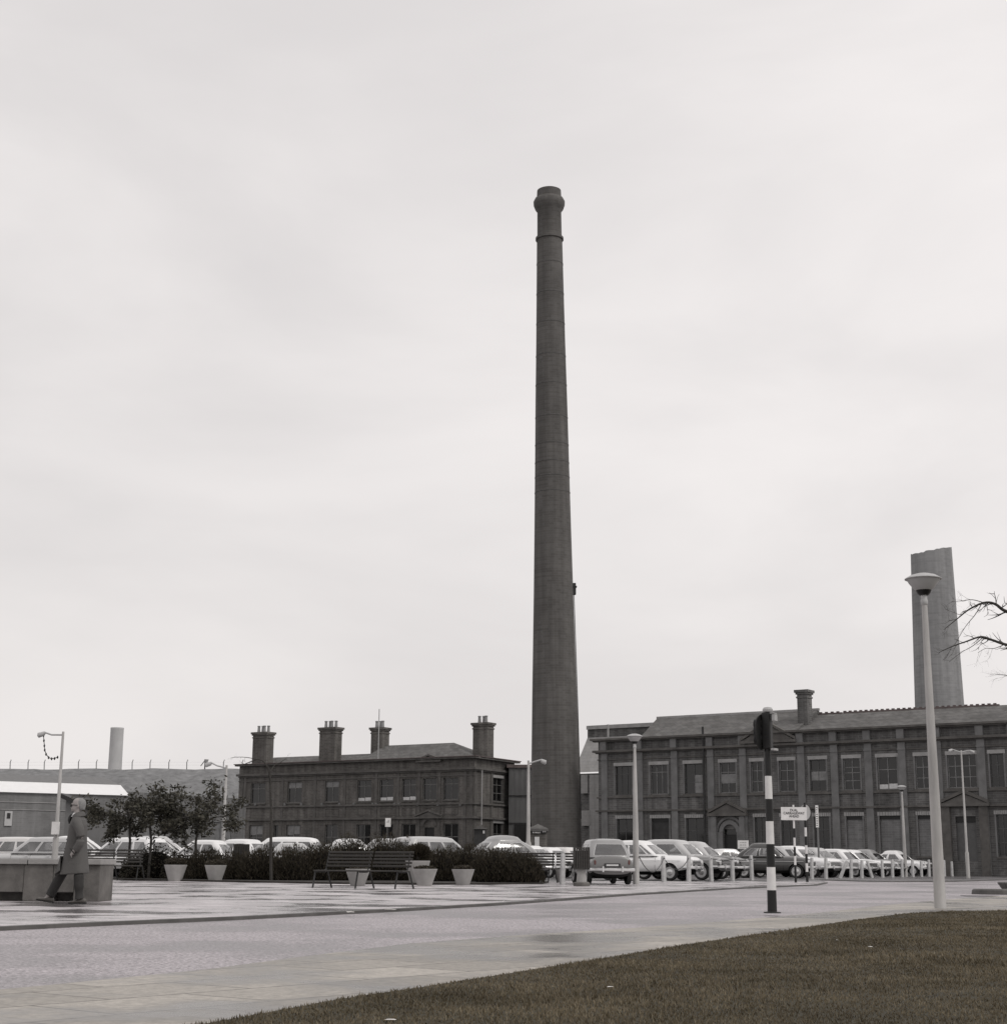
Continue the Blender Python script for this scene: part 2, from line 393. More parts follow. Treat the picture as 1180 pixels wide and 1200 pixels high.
# grass blades
def grass():
    X = []; Y = []
    for (y0, y1, dens, xr) in ((5.0, 8.0, 5200, 4.5), (8.0, 11, 3800, 5.5), (11, 15, 2400, 7), (15, 20, 1500, 9), (20, 27, 900, 12), (0.5, 5.0, 500, 6)):
        n = int((y1 - y0) * 2 * xr * dens * 0.95)
        X.append(rnp.uniform(-xr, xr, n)); Y.append(rnp.uniform(y0, y1, n))
    X = np.concatenate(X); Y = np.concatenate(Y)
    ex = rnp.normal(0, 0.012, len(X))
    k = inpoly(X, Y + ex, lawnpoly); X = X[k]; Y = Y[k]
    n = len(X)
    patch = 0.5 + 0.5 * np.sin(X * 1.7 + np.sin(Y * 1.1) * 2) * np.sin(Y * 0.9 + 1.3 * np.sin(X * .8))
    h = rnp.uniform(0.007, 0.022, n) * (0.6 + 0.6 * patch) * np.where(rnp.rand(n) < .02, 1.9, 1.0); wd = rnp.uniform(0.0022, 0.0045, n) * (1 + np.clip(Y - 8, 0, 20) * 0.09)
    a = rnp.uniform(0, 2 * PI, n); la = rnp.uniform(0, 2 * PI, n); ll = h * rnp.uniform(0.1, 0.9, n)
    v = np.zeros((n, 3, 3), np.float32)
    v[:, 0, 0] = X - np.cos(a) * wd; v[:, 0, 1] = Y - np.sin(a) * wd; v[:, 0, 2] = 0.010
    v[:, 1, 0] = X + np.cos(a) * wd; v[:, 1, 1] = Y + np.sin(a) * wd; v[:, 1, 2] = 0.010
    v[:, 2, 0] = X + np.cos(la) * ll; v[:, 2, 1] = Y + np.sin(la) * ll; v[:, 2, 2] = 0.012 + h
    me = bpy.data.meshes.new('grass'); me.vertices.add(3 * n); me.loops.add(3 * n); me.polygons.add(n)
    me.vertices.foreach_set('co', v.ravel()); me.loops.foreach_set('vertex_index', np.arange(3 * n, dtype=np.int32))
    me.polygons.foreach_set('loop_start', np.arange(0, 3 * n, 3, dtype=np.int32)); me.polygons.foreach_set('loop_total', np.full(n, 3, np.int32))
    me.update()
    m, nt, out = nmat('grass blades')
    b = N(nt, 'ShaderNodeBsdfPrincipled'); b.inputs['Roughness'].default_value = 0.6; b.inputs['Specular IOR Level'].default_value = 0.25
    ge = N(nt, 'ShaderNodeNewGeometry'); cr = N(nt, 'ShaderNodeValToRGB')
    cr.color_ramp.elements[0].color = (0.064, 0.052, 0.031, 1); cr.color_ramp.elements[1].color = (0.190, 0.157, 0.104, 1)
    no = N(nt, 'ShaderNodeTexNoise'); no.inputs['Scale'].default_value = 1.1; no.inputs['Detail'].default_value = 6; no.inputs['Roughness'].default_value = 0.7
    nt.links.new(ge.outputs['Position'], no.inputs['Vector'])
    mr = N(nt, 'ShaderNodeMapRange'); mr.inputs['From Min'].default_value = 0.38; mr.inputs['From Max'].default_value = 0.62; mr.inputs['To Min'].default_value = 0.0; mr.inputs['To Max'].default_value = 0.8
    nt.links.new(no.outputs['Fac'], mr.inputs['Value'])
    ma = N(nt, 'ShaderNodeMath', _operation='MULTIPLY_ADD'); nt.links.new(ge.outputs['Random Per Island'], ma.inputs[0]); ma.inputs[1].default_value = 0.35; nt.links.new(mr.outputs[0], ma.inputs[2])
    nt.links.new(ma.outputs[0], cr.inputs['Fac']); nt.links.new(cr.outputs['Color'], b.inputs['Base Color'])
    nt.links.new(b.outputs[0], out.inputs['Surface']); me.materials.append(m)
    o = link('grass', me); tag(o, 'short dull green mown grass of the lawn', 'grass', kind='stuff'); print('grass blades', n)
grass()
# litter on the lawn and on the kerb
M_paper = basic('paper', g(0.6, 0.03), 0.8, 0.15)
for (px, py, z, s, lab) in ((715, 1157, 0.035, 0.02, 'tiny pale paper scrap on the lawn left of the striped post'), (1020, 1110, 0.035, 0.03, 'pale fallen leaf on the lawn below the tall lamp post'),
                       (457, 1196, 0.02, 0.03, 'pale flat scrap at the very bottom edge of the lawn'), (411, 1069.5, 0.012, 0.07, 'crumpled white paper on the kerb, the left one of two'), (457, 1067, 0.012, 0.1, 'crumpled white paper on the kerb, the right and larger one of two'), (981, 1102, 0.035, 0.015, 'speck of white litter high on the lawn')):
    c = G(px, py, z); m = MB(); rr = random.Random(px)
    n = 9; vv = [(rr.uniform(.6, 1) * s * math.cos(k * 2 * PI / n), rr.uniform(.6, 1) * s * math.sin(k * 2 * PI / n), rr.uniform(0, .15) * s) for k in range(n)] + [(0, 0, s * .18)]
    m.add(vv, [(k, (k + 1) % n, n) for k in range(n)]); tag(m.obj('litter', M_paper, loc=c), lab, 'litter')
# ------------------------------------------------------------------ facades
class Facade:
    """local frame: x along the wall (0 at A), y into the building, z up. origin = A"""
    def __init__(s, A, B):
        s.A = Vector((A[0], A[1], 0)); d = Vector((B[0] - A[0], B[1] - A[1], 0)); s.L = d.length; s.dv = d.normalized()
        s.n = Vector((-s.dv.y, s.dv.x, 0))            # inward for left-to-right walls facing the viewer
        s.rz = math.atan2(s.dv.y, s.dv.x)
    def uz(s, x, y):
        d = ray(x, y); o = Vector((0, 0, CAMH))
        t = (s.A - o).dot(s.n) / d.dot(s.n); p = o + d * t
        return (p - s.A).dot(s.dv), p.z
    def u(s, x, y=930): return s.uz(x, y)[0]
    def z(s, x, y): return s.uz(x, y)[1]
def Yfor(x, y, z):
    d = ray(x, y); return d.y * (z - CAMH) / d.z
def pt_at_height(x, y, z):
    d = ray(x, y); t = (z - CAMH) / d.z; return Vector((d.x * t, d.y * t, 0))
def XF(f, base=None):
    """matrix from facade-local to base-facade-local"""
    M = Matrix.Translation(f.A) @ Matrix.Rotation(f.rz, 4, 'Z')
    if base is None: return M
    return (Matrix.Translation(base.A) @ Matrix.Rotation(base.rz, 4, 'Z')).inverted() @ M
def wall_grid(x0, x1, z0, z1, holes, rev=0.22):
    m = MB(); us = sorted(set([x0, x1] + [h[0] for h in holes] + [h[1] for h in holes])); zs = sorted(set([z0, z1] + [h[2] for h in holes] + [h[3] for h in holes]))
    for i in range(len(us) - 1):
        for j in range(len(zs) - 1):
            cx = (us[i] + us[i + 1]) / 2; cz = (zs[j] + zs[j + 1]) / 2
            if any(h[0] < cx < h[1] and h[2] < cz < h[3] for h in holes): continue
            m.add([(us[i], 0, zs[j]), (us[i + 1], 0, zs[j]), (us[i + 1], 0, zs[j + 1]), (us[i], 0, zs[j + 1])], [(0, 1, 2, 3)])
    for a, b, c, d in holes:
        m.add([(a, 0, c), (b, 0, c), (b, 0, d), (a, 0, d), (a, rev, c), (b, rev, c), (b, rev, d), (a, rev, d)], [(0, 1, 5, 4), (1, 2, 6, 5), (2, 3, 7, 6), (3, 0, 4, 7)])
    return m
def place_local(o, f, base):
    o.matrix_local = XF(f, base); return o
def window(par, f, base, r, cols=2, rows=(0.5,), frame=None, fr=0.05, pane=None, sill=True, lintel=None, blind=0, deep=0.14, jamb=None):
    a, b, c, d = r; frame = frame or M_frame
    m = MB(); y0 = deep; y1 = deep + 0.07
    m.box(a, a + fr, y0, y1, c, d).box(b - fr, b, y0, y1, c, d).box(a + fr, b - fr, y0, y1, c, c + fr).box(a + fr, b - fr, y0, y1, d - fr, d)
    for k in range(1, cols):
        x = a + (b - a) * k / cols; m.box(x - fr * .45, x + fr * .45, y0 + .003, y1, c + fr, d - fr)
    for q in rows:
        z = c + (d - c) * q; m.box(a + fr, b - fr, y0 + .006, y1, z - fr * .4, z + fr * .4)
    w_ = m.obj('window', frame, par); place_local(w_, f, base)
    p = MB(); p.box(a + .01, b - .01, y1 - .03, y1 - .01, c + .01, d - .01); p.obj('pane', pane or M_glassw, w_)
    if blind == 1:   # pale lower curtain behind the lower panes
        q = MB(); q.box(a + fr, (a + b) / 2 - .04, y0 - .0, y1 - .035, c + fr, c + (d - c) * .16).box((a + b) / 2 + .04, b - fr, y0, y1 - .035, c + fr, c + (d - c) * .18); q.objs('curtain', M_curt, w_)
    if blind == 2:
        q = MB(); q.box(a + fr, (a + b) / 2 - .05, y0 + .01, y1 - .035, d - (d - c) * .30, d - fr).box((a + b) / 2 + .05, b - fr, y0 + .01, y1 - .035, d - (d - c) * .28, d - fr); q.objs('blind', M_curt2, w_)
    if blind == 3:
        q = MB(); q.box(a + (b - a) * .52, b - fr, y0 + .01, y1 - .035, c + fr, c + (d - c) * .62); q.obj('board', M_curt2, w_)
    if blind == 4:
        q = MB(); q.box(a + fr, b - fr, y0 + .01, y1 - .035, c + (d - c) * .32, c + (d - c) * .62); q.obj('blind', M_curt2, w_)
    if sill:
        q = MB(); q.box(a - .1, b + .1, -.09, deep, c - .13, c - .002); place_s = q.obj('sill', sill if not isinstance(sill, bool) else M_stone, w_)
    if lintel:
        q = MB(); q.box(a - .14, b + .14, -.035, deep - .02, d + .002, d + .26); q.obj('lintel', lintel, w_)
    if jamb:
        for q0, q1 in ((a - .12, a - .002), (b + .002, b + .12)):
            q = MB(); q.box(q0, q1, -.02, deep, c, d); q.obj('jamb', jamb, w_)
    return w_
def band(m, x0, x1, z0, z1, out): m.box(x0, x1, -out, 0.05, z0, z1)
M_curt = basic('net curtain', g(0.62), 0.8, 0.15, 5)
M_curt2 = basic('dirty blind', g(0.23), 0.8, 0.35, 3)
M_stone = basic('sooty stone band', g(0.105, 0.05), 0.85, 0.4, 1.5)
M_stonep = basic('grey stone pilaster', g(0.17, 0.0), 0.85, 0.3, 1.2)
M_lint = basic('pale stone lintel', g(0.34, 0.01), 0.8, 0.25, 1.5)
M_brickL = brick('sooty red brick', g(0.094, 0.07), g(0.130, 0.06), g(0.18, .03), var=0.4)  # brick greys from here on include a lift in colour for haze
M_brickR = brick('purple grey brick', g(0.098, 0.02), g(0.140, 0.02), g(0.19), var=0.4)
M_brickC = brick('chimney brick', g(0.096, 0.05), g(0.118, 0.04), g(0.13, .02), bw=0.6, bh=0.2, var=0.22, nscale=0.35)
M_brickT = brick('hazy brick tower', g(0.25, -.01), g(0.29, -.01), g(0.29), bw=0.6, bh=0.2, var=0.2, nscale=0.3)  # distance haze is painted in as a paler brick colour
M_brickB = brick('blocked up brick', g(0.16, 0.0), g(0.20, 0.0), g(0.24), bw=0.45, bh=0.16, var=0.2)
M_slate = brick('slate roof', g(0.115, 0.03), g(0.145, 0.02), g(0.08), bw=0.5, bh=0.3, var=0.25)
M_slateL = brick('pale slate roof', g(0.29, 0.02), g(0.32, 0.01), g(0.25), bw=0.5, bh=0.3, var=0.12)
M_coping = basic('rusty edge coping', (0.125, 0.10, 0.098), 0.7, 0.3, 2)
M_pot = basic('chimney pot', g(0.28), 0.8, 0.25, 2)

def stack(par, x, y, w_, d, z0, z1, npots, potr=0.17, name='chimney', mat=None, single=False):
    m = MB(); m.box(x - w_/2, x + w_/2, y - d/2, y + d/2, z0, z1 - .3)
    m.box(x - w_/2 - .08, x + w_/2 + .08, y - d/2 - .08, y + d/2 + .08, z0, z0 + (z1 - z0) * .12)
    m.box(x - w_/2 - .06, x + w_/2 + .06, y - d/2 - .06, y + d/2 + .06, z1 - .62, z1 - .5)
    m.box(x - w_/2 - .09, x + w_/2 + .09, y - d/2 - .09, y + d/2 + .09, z1 - .34, z1 - .2)
    m.box(x - w_/2 - .17, x + w_/2 + .17, y - d/2 - .17, y + d/2 + .17, z1 - .2, z1)
    c = m.obj(name, mat or M_brickL, par)
    for k in range(npots):
        px = x + (k - (npots - 1) / 2) * potr * 2.35; q = MB()
        q.lathe([(potr * 1.05, z1 - .05), (potr, z1 + .1), (potr * .82, z1 + .55), (potr * 1.0, z1 + .58), (potr * 1.0, z1 + .68), (potr * .7, z1 + .69)], 12, (px, y + (0.1 if k % 2 else -.1), 0)); q.obj('chimney_pot', M_pot, c, smooth=True)
    return c

# ================================================================== left office building
HL = 10.3
Bp = pt_at_height(556, 887, HL); Ap = pt_at_height(281, 897, HL); Cp = pt_at_height(603, 893.2, HL)
fL = Facade(Ap, Bp); fE = Facade(Bp, Cp)
LB = thing('office_building', 'dark sooty two storey brick office building with stone bands, hipped slate roof and four chimneys', 'building', fL.A, fL.rz)
zr = lambda y: fL.z(337, y)
zU0, zU1 = zr(941), zr(917); zL1 = zr(967.2); zL0 = 1.05
ux = [(294, 311), (337, 353.5), (381, 397), (418.7, 435), (444.8, 460.8), (471, 487.5), (495.5, 511.5), (519.5, 537)]
lx = [(292.5, 308), (335.7, 351.6), (381, 395.7), (418, 434.4), (444.5, 460.5), (471, 487), (519.5, 537)]
holes = []; wU = []; wL = []
for a, b in ux: h = (fL.u(a), fL.u(b), zU0, zU1); wU.append(h); holes.append(h)
for a, b in lx: h = (fL.u(a, 970), fL.u(b, 970), zL0, zL1); wL.append(h); holes.append(h)
sm = (fL.u(321, 970), fL.u(326.5, 970), 1.4, zL1); holes.append(sm)
dr = (fL.u(497.5, 975), fL.u(509, 975), 0.1, fL.z(503, 970)); holes.append(dr)
o = wall_grid(0, fL.L, 0, HL - .14, holes).obj('wall', M_brickL, LB)
bands = MB()
zc = lambda y: fL.z(337, y)
for y0, y1, out in ((895.0, 897.2, .45), (906.5, 908.5, .30), (913.2, 915, .15), (945.2, 947, .20), (960.2, 962, .26)):
    pass
def lb(yt, yb, out, e=0.0):
    bands.box(-e, fL.L + out, -out, .04, fL.z(337, yb), fL.z(337, yt))
lb(894.9, 896.6, .42, .3); lb(906.0, 908.6, .28, .2); lb(908.9, 910.1, .16); lb(914.0, 915.2, .09); lb(944.6, 946.4, .17); lb(959.6, 961.8, .22, .1)
# vertical stone strips between bays
for x in (283.5, 287, 331, 369.5, 404, 441, 466.5, 491, 515, 545, 552.5):
    u = fL.u(x); bands.box(u - .16, u + .16, -.06, .03, 0, fL.z(337, 908.7))
# sunk panel frames
for a, b in ux[2:]:
    u0, u1 = fL.u(a, 952), fL.u(b, 952); z0, z1 = fL.z(337, 957.5), fL.z(337, 948.5)
    bands.box(u0, u1, -.035, .02, z0, z0 + .08).box(u0, u1, -.035, .02, z1 - .08, z1).box(u0, u0 + .08, -.034, .02, z0 + .08, z1 - .08).box(u1 - .08, u1, -.034, .02, z0 + .08, z1 - .08)
bands.objs('stone_band', M_stone, LB)
cop = MB(); cop.box(-.4, fL.L + .5, -.5, .1, fL.z(337, 894.8), fL.z(337, 893.9)); cop.obj('parapet_coping', M_coping, LB)
# pediments
pm = MB()
def pediment(m, u0, u1, z0, z1, out=.35, t=.16):
    um = (u0 + u1) / 2
    m.add([(u0, -out + .1, z0), (u1, -out + .1, z0), (um, -out + .1, z1), (u0, .02, z0), (u1, .02, z0), (um, .02, z1)], [(0, 1, 2), (0, 2, 5, 3), (2, 1, 4, 5)])
    for s0, s1 in (((u0 - .15, z0), (um, z1 + .05)), ((um, z1 + .05), (u1 + .15, z0))):
        m.add([(s0[0], -out, s0[1]), (s1[0], -out, s1[1]), (s1[0], -out, s1[1] + t), (s0[0], -out, s0[1] + t), (s0[0], .03, s0[1]), (s1[0], .03, s1[1]), (s1[0], .03, s1[1] + t), (s0[0], .03, s0[1] + t)],
              [(0, 1, 2, 3), (3, 2, 6, 7), (0, 4, 5, 1), (0, 3, 7, 4), (1, 5, 6, 2)])
    m.box(u0 - .2, u1 + .2, -out - .01, .02, z0 - t, z0)
pediment(pm, fL.u(491), fL.u(516), fL.z(503, 891.5), fL.z(503, 886.8))
pediment(pm, fL.u(489, 957), fL.u(518, 957), fL.z(503, 957.5), fL.z(503, 951.8))
um = fL.u(503, 965); za = fL.z(503, 968); Rr = (dr[1] - dr[0]) / 2
for k in range(10):
    a0 = PI * k / 10; a1 = PI * (k + 1) / 10; ro, ri = Rr + .35, Rr + .02
    pm.add([(um + ri * math.cos(a0), -.12, za + ri * math.sin(a0) * .9), (um + ro * math.cos(a0), -.12, za + ro * math.sin(a0) * .9), (um + ro * math.cos(a1), -.12, za + ro * math.sin(a1) * .9), (um + ri * math.cos(a1), -.12, za + ri * math.sin(a1) * .9)], [(0, 1, 2, 3)])
pm.objs('pediment', M_stone, LB)
kk = [0, 0, 2, 1, 1, 1, 0, 1]
for i, h in enumerate(wU):
    window(LB, fL, fL, h, cols=2, rows=(.72,), fr=.055, sill=M_stone, blind=[0, 2, 2, 1, 1, 1, 0, 0][i], jamb=M_stone)
for i, h in enumerate(wL):
    window(LB, fL, fL, h, cols=2, rows=(.62,), fr=.07, sill=M_stone, blind=[2, 2, 0, 1, 0, 0, 0][i], jamb=M_stone, pane=M_glassw)
window(LB, fL, fL, sm, cols=1, rows=(.5,), fr=.05, sill=M_stone)
d = MB(); d.box(dr[0], dr[1], .15, .2, dr[2], dr[3]); dd = d.obj('door', basic('dark door', g(0.02), .5, .3), LB)
q = MB(); q.lathe([(0.05, 0), (0.05, .06)], 8, (dr[1] - .2, .12, 1.1), 'y'); q.obj('handle', M_chrome, dd)
# white stone blocks at the sill band
bk_ = MB()
for x in (290.5, 300, 334.5, 353.8, 378, 398.5, 415.5, 437.5, 441.5, 463, 468, 490, 514, 540):
    u, z = fL.uz(x, 942.8); bk_.box(u - .12, u + .12, -.16, .02, z - .13, z + .13)
bk_.objs('sill_block', basic('pale block', g(0.17), .8, .2), LB)
# end wall
eh = [(fE.u(577.6, 925), fE.u(589.5, 925), fE.z(583, 939.5), fE.z(583, 912)), (fE.u(578, 970), fE.u(589.5, 970), 1.0, fE.z(583, 965))]
o = wall_grid(0, fE.L, 0, HL - .14, eh).obj('wall', M_brickL, LB); place_local(o, fE, fL)
for h in eh: window(LB, fE, fL, h, cols=2, rows=(.35, .7), fr=.06, sill=M_stone, lintel=M_lint, jamb=M_stone)
eb = MB()
for yt, yb, out in ((894.9, 896.6, .42), (906.0, 908.6, .28), (908.9, 910.1, .16), (944.6, 946.4, .17), (959.6, 961.8, .22)):
    eb.box(0.02, fE.L + out, -out, .04, fL.z(337, yb) - .002, fL.z(337, yt) - .002)
for u in (.25, fE.L * .42, fE.L - .3): eb.box(u - .2, u + .2, -.06, .03, 0, fL.z(337, 908.9))
eb.objs('stone_band', M_stone, LB, fac=fE, base=fL)
ec = MB(); ec.box(.55, fE.L + .5, -.5, .1, fL.z(337, 894.8), fL.z(337, 893.9)); place_local(ec.obj('parapet_coping', M_coping, LB), fE, fL)
dp = MB(); u, z = fE.uz(561, 903); dp.tube([(u, -.35, fE.z(561, 967)), (u, -.35, z)], .07, 8); place_local(dp.obj('downpipe', M_lint, LB), fE, fL)
dp = MB(); u = fE.u(596.5); dp.tube([(u, -.25, 0.2), (u, -.25, HL - 1.2)], .09, 8); place_local(dp.obj('downpipe', M_iron, LB), fE, fL)
# hidden walls + roof
hw = MB(); Wd = fE.uz(603, 930)[0]
inv = XF(fL).inverted(); c3 = inv @ Vector((Cp.x, Cp.y, 0)); c4_ = Vector((c3.x - fL.L, c3.y, 0))
hw.add([(0, 0, 0), (0, 0, HL - .3), (c4_.x, c4_.y, HL - .3), (c4_.x, c4_.y, 0)], [(0, 1, 2, 3)]).add([(c4_.x, c4_.y, 0), (c4_.x, c4_.y, HL - .3), (c3.x, c3.y, HL - .3), (c3.x, c3.y, 0)], [(0, 1, 2, 3)])
hw.objs('wall', M_brickL, LB)
depth = c3.y; zr0 = HL - .35; mid = depth * .5; skew = c3.x / depth * 0 
def roof_pts(x0, x1, xr0, xr1, zt, y0=.3, y1=None):
    y1 = y1 or depth - .3; ym = (y0 + y1) / 2
    return [(x0, y0, zr0), (x1, y0, zr0), (x1, y1, zr0), (x0, y1, zr0), (xr0, ym, zt), (xr1, ym, zt)], [(0, 1, 5, 4), (1, 2, 5), (2, 3, 4, 5), (3, 0, 4)]
fm = Facade(fL.A + fL.n * mid, fL.A + fL.n * mid + fL.dv * fL.L)
uA, zA = fm.uz(450, 872.6); uB, zB = fm.uz(532, 870)
r = MB(); v, f = roof_pts(fL.u(412, 890), fL.L - .5, uA, uB, zB - .05); r.add(v, f)
ul, zl = fm.uz(330, 887.6)
v, f = roof_pts(.4, fL.u(440, 890), .4 + .6, fL.u(430, 880), zl); r.add(v, f)
ro = r.obj('roof', M_slate, LB)
def put_stack(x0, x1, yb, yt, depth_y, npots, ypot):
    fm = Facade(fL.A + fL.n * depth_y, fL.A + fL.n * depth_y + fL.dv * fL.L)
    ua, z1 = fm.uz(x0 + 1, yt); ub, _ = fm.uz(x1 - 1, yt); 
    stack(LB, (ua + ub) / 2, depth_y, ub - ua - .2, 1.1, HL - .6, z1, npots, potr=.16)
put_stack(299, 319, 896, 859, 1.2, 4, 853)
put_stack(377, 399, 888, 853.5, 1.6, 4, 847)
put_stack(437, 454.5, 876, 853.5, mid, 3, 847)
put_stack(556, 577, 888, 848, mid * .9, 3, 840)
fp = MB(); u, z = Facade(fL.A + fL.n * .8, fL.A + fL.n * .8 + fL.dv).uz(444.5, 831); fp.tube([(u, .8, HL - .4), (u, .8, z)], .05, 6); fp.obj('flagpole', M_cgrey, LB)

# ================================================================== right works building
HR = 10.3
RA = pt_at_height(701, 867, HR); RB_ = pt_at_height(1180, 845.5, HR)
dR = (RB_ - RA).normalized(); RC = RA + dR * ((RB_ - RA).length + 14)
fR = Facade(RA, RC)
RB = thing('works_building', 'long two storey brick works building with grey pilasters and pale window lintels', 'building', fR.A, fR.rz)
rz = lambda y: fR.z(860, y)    # rows measured at x = 860
lin = lambda yl, xl, yr, xr: yl + (yr - yl) * (860 - xl) / (xr - xl)
zCor1 = HR; zCor2 = fR.z(860, 874.5)
zu1 = fR.z(852, 893.8); zu0 = fR.z(852, 929.5)
zl1 = fR.z(812, 958.8); zl0 = 1.3
UX = [(721, 740.6), (762, 782), (802, 824), (843.6, 862), (880, 893.5), (913, 930.7), (949, 968), (988.5, 1008), (1028.5, 1051.5), (1073, 1090), (1111, 1144.5), (1160.7, 1177), (1200, 1221), (1243, 1264)]
LX = [(723, 742, 0), (763.5, 784, 1), (804, 825, 0), (884.5, 898, 0), (915.5, 932, 0), (954, 972, 0), (992, 1011, 2), (1031, 1055.5, 2), (1076, 1094, 2), (1168, 1182, 0), (1203, 1224, 0), (1246, 1267, 0)]
hs = []; HU = []; HLo = []
for a, b in UX: h = (fR.u(a, 910), fR.u(b, 910), zu0, zu1); HU.append(h); hs.append(h)
for a, b, k in LX: h = (fR.u(a, 970), fR.u(b, 970), zl0, zl1); HLo.append((h, k)); hs.append(h)
d1 = (fR.u(848, 980), fR.u(864, 980), .05, fR.z(856, 972)); d2 = (fR.u(1120, 970), fR.u(1144, 970), 1.0, fR.z(1130, 957)); hs += [d1, d2]
wall_grid(0, fR.L, 0, HR - .14, hs, .25).obj('wall', M_brickR, RB)
RW = 11.0
hw = MB(); hw.add([(0, 0, 0), (0, RW, 0), (0, RW, HR - .3), (0, 0, HR - .3)], [(0, 1, 2, 3)]).add([(fR.L, 0, 0), (fR.L, RW, 0), (fR.L, RW, HR - .3), (fR.L, 0, HR - .3)], [(0, 1, 2, 3)]).add([(0, RW, 0), (fR.L, RW, 0), (fR.L, RW, HR - .3), (0, RW, HR - .3)], [(0, 1, 2, 3)])
hw.obj('wall', M_brickR, RB)
kinds = [dict(cols=3, rows=(.72,)), dict(cols=3, rows=(.75,)), dict(cols=2, rows=(.38,), blind=3), dict(cols=2, rows=(.36, .68), blind=4), dict(cols=2, rows=(.35, .7)), dict(cols=2, rows=(.36, .68)), dict(cols=2, rows=(.33, .66), blind=4), dict(cols=2, rows=(.3, .55, .72)),
         dict(cols=2, rows=(.62,), blind=1), dict(cols=2, rows=(.33, .66)), dict(cols=4, rows=(.33, .66)), dict(cols=2, rows=(.33, .66)), dict(cols=2, rows=(.5,)), dict(cols=2, rows=(.5,))]
M_frR = basic('grey glazing bars', g(0.20), .6, .3)
M_frD = basic('dark glazing bars', g(0.085), .6, .3)
for h, k in zip(HU, kinds):
    window(RB, fR, fR, h, fr=.06, sill=M_stone, lintel=M_lint, jamb=M_stonep, frame=random.choice([M_frR, M_frD]), **k)
def striped_lintel(h, par):
    m = MB(); n = 9; x0, x1 = h[0] - .15, h[1] + .15
    for k in range(n):
        a = x0 + (x1 - x0) * k / n; m.box(a + .015, a + (x1 - x0) / n - .015, -.04 if k % 2 == 0 else -.03, .1, h[3] + .002, h[3] + .26)
    m.obj('lintel', M_lint, par)
for h, k in HLo:
    if k == 0:
        w_ = window(RB, fR, fR, h, cols=2, rows=(.33, .66), fr=.07, sill=M_stone, jamb=M_stonep, frame=M_frD); striped_lintel(h, w_)
    else:
        m = MB(); m.box(h[0], h[1], .16, .2, h[2], h[3] - .25); w_ = m.obj('blocked_window', M_brickB if k == 2 else basic('dark boarding', g(0.045), .8, .3, 2), RB)
        m = MB(); m.box(h[0] - .1, h[1] + .1, -.09, .1, h[2] - .13, h[2] - .002); m.obj('sill', M_stone, w_); striped_lintel(h, w_)
        m = MB(); m.box(h[0], h[1], .1, .25, h[3] - .25, h[3] - .01); m.obj('painted_shade', M_black, w_)  # black strip painted in as the shade under the lintel
        m = MB(); m.box(h[0] - .12, h[0] - .002, -.02, .14, h[2], h[3]).box(h[1] + .002, h[1] + .12, -.02, .14, h[2], h[3]); m.objs('jamb', M_stonep, w_)
# bands and cornices
b = MB()
def rb(x, yt, yb, out, e=.0): b.box(-e - out, fR.L, -out, .04, fR.z(x, yb), fR.z(x, yt))
rb(860, 859.5, 861.8, .5); rb(860, 861.9, 863.4, .34); rb(860, 873.8, 876.4, .36); rb(860, 876.5, 877.8, .18); rb(860, 884.6, 885.9, .07)
rb(860, 931.2, 933.0, .12); rb(860, 947.6, 949.6, .2); rb(860, 950.4, 951.2, .1)
b.objs('cornice', M_stone, RB)
pl = MB(); ls = MB()
for x in (709, 750.3, 791, 833.5, 871.5, 940, 979, 1019, 1058.7, 1101, 1152, 1190, 1232, 1275):
    u = fR.u(x, 920); hw_ = .27
    z3 = fR.z(860, 876.6)
    pl.box(u - hw_, u + hw_, -.14, .03, fR.z(860, 947.7), z3); pl.box(u - hw_ - .03, u + hw_ + .03, -.19, .03, fR.z(860, 886), fR.z(860, 884.2))
    pl.box(u - hw_, u + hw_, -.16, .03, 0, fR.z(860, 949.7)); pl.box(u - hw_, u + hw_, -.3, .03, fR.z(860, 873.7), fR.z(860, 863.4))
pl.objs('pilaster', M_stonep, RB)
# pediments over doors and in the parapet
m = MB()
pediment(m, fR.u(834, 955), fR.u(874, 955), fR.z(853, 953.2), fR.z(853, 942.5), .4, .22)
pediment(m, fR.u(1106, 945), fR.u(1157, 945), fR.z(1130, 941.5), fR.z(1130, 930.5), .4, .22)
pediment(m, fR.u(872, 870), fR.u(932, 870), fR.z(902, 868), fR.z(902, 849.5), .42, .2)
m.objs('pediment', M_stone, RB)
m = MB(); uc = (d1[0] + d1[1]) / 2; zs = fR.z(856, 975.5); r0 = (d1[1] - d1[0]) / 2
def arch(m, uc, zs, ri, ro, y, n=14, y2=.05):
    for k in range(n):
        a0 = PI * k / n; a1 = PI * (k + 1) / n
        q = [(uc + ri * math.cos(a0), zs + ri * math.sin(a0)), (uc + ro * math.cos(a0), zs + ro * math.sin(a0)), (uc + ro * math.cos(a1), zs + ro * math.sin(a1)), (uc + ri * math.cos(a1), zs + ri * math.sin(a1))]
        m.add([(p[0], y, p[1]) for p in q] + [(p[0], y2, p[1]) for p in q], [(0, 1, 2, 3), (1, 5, 6, 2), (0, 3, 7, 4)])
arch(m, uc, zs, r0, r0 + .3, -.16); arch(m, uc, zs, r0 + .42, r0 + .6, -.12)
m.box(d1[0] - .5, d1[0] - .02, -.14, .04, 0, zs).box(d1[1] + .02, d1[1] + .5, -.14, .04, 0, zs)
m.box(fR.u(835, 965), fR.u(841, 965), -.3, .04, 0, fR.z(838, 957)).box(fR.u(868, 965), fR.u(874, 965), -.3, .04, 0, fR.z(871, 957))
m.objs('door_surround', M_stonep, RB)
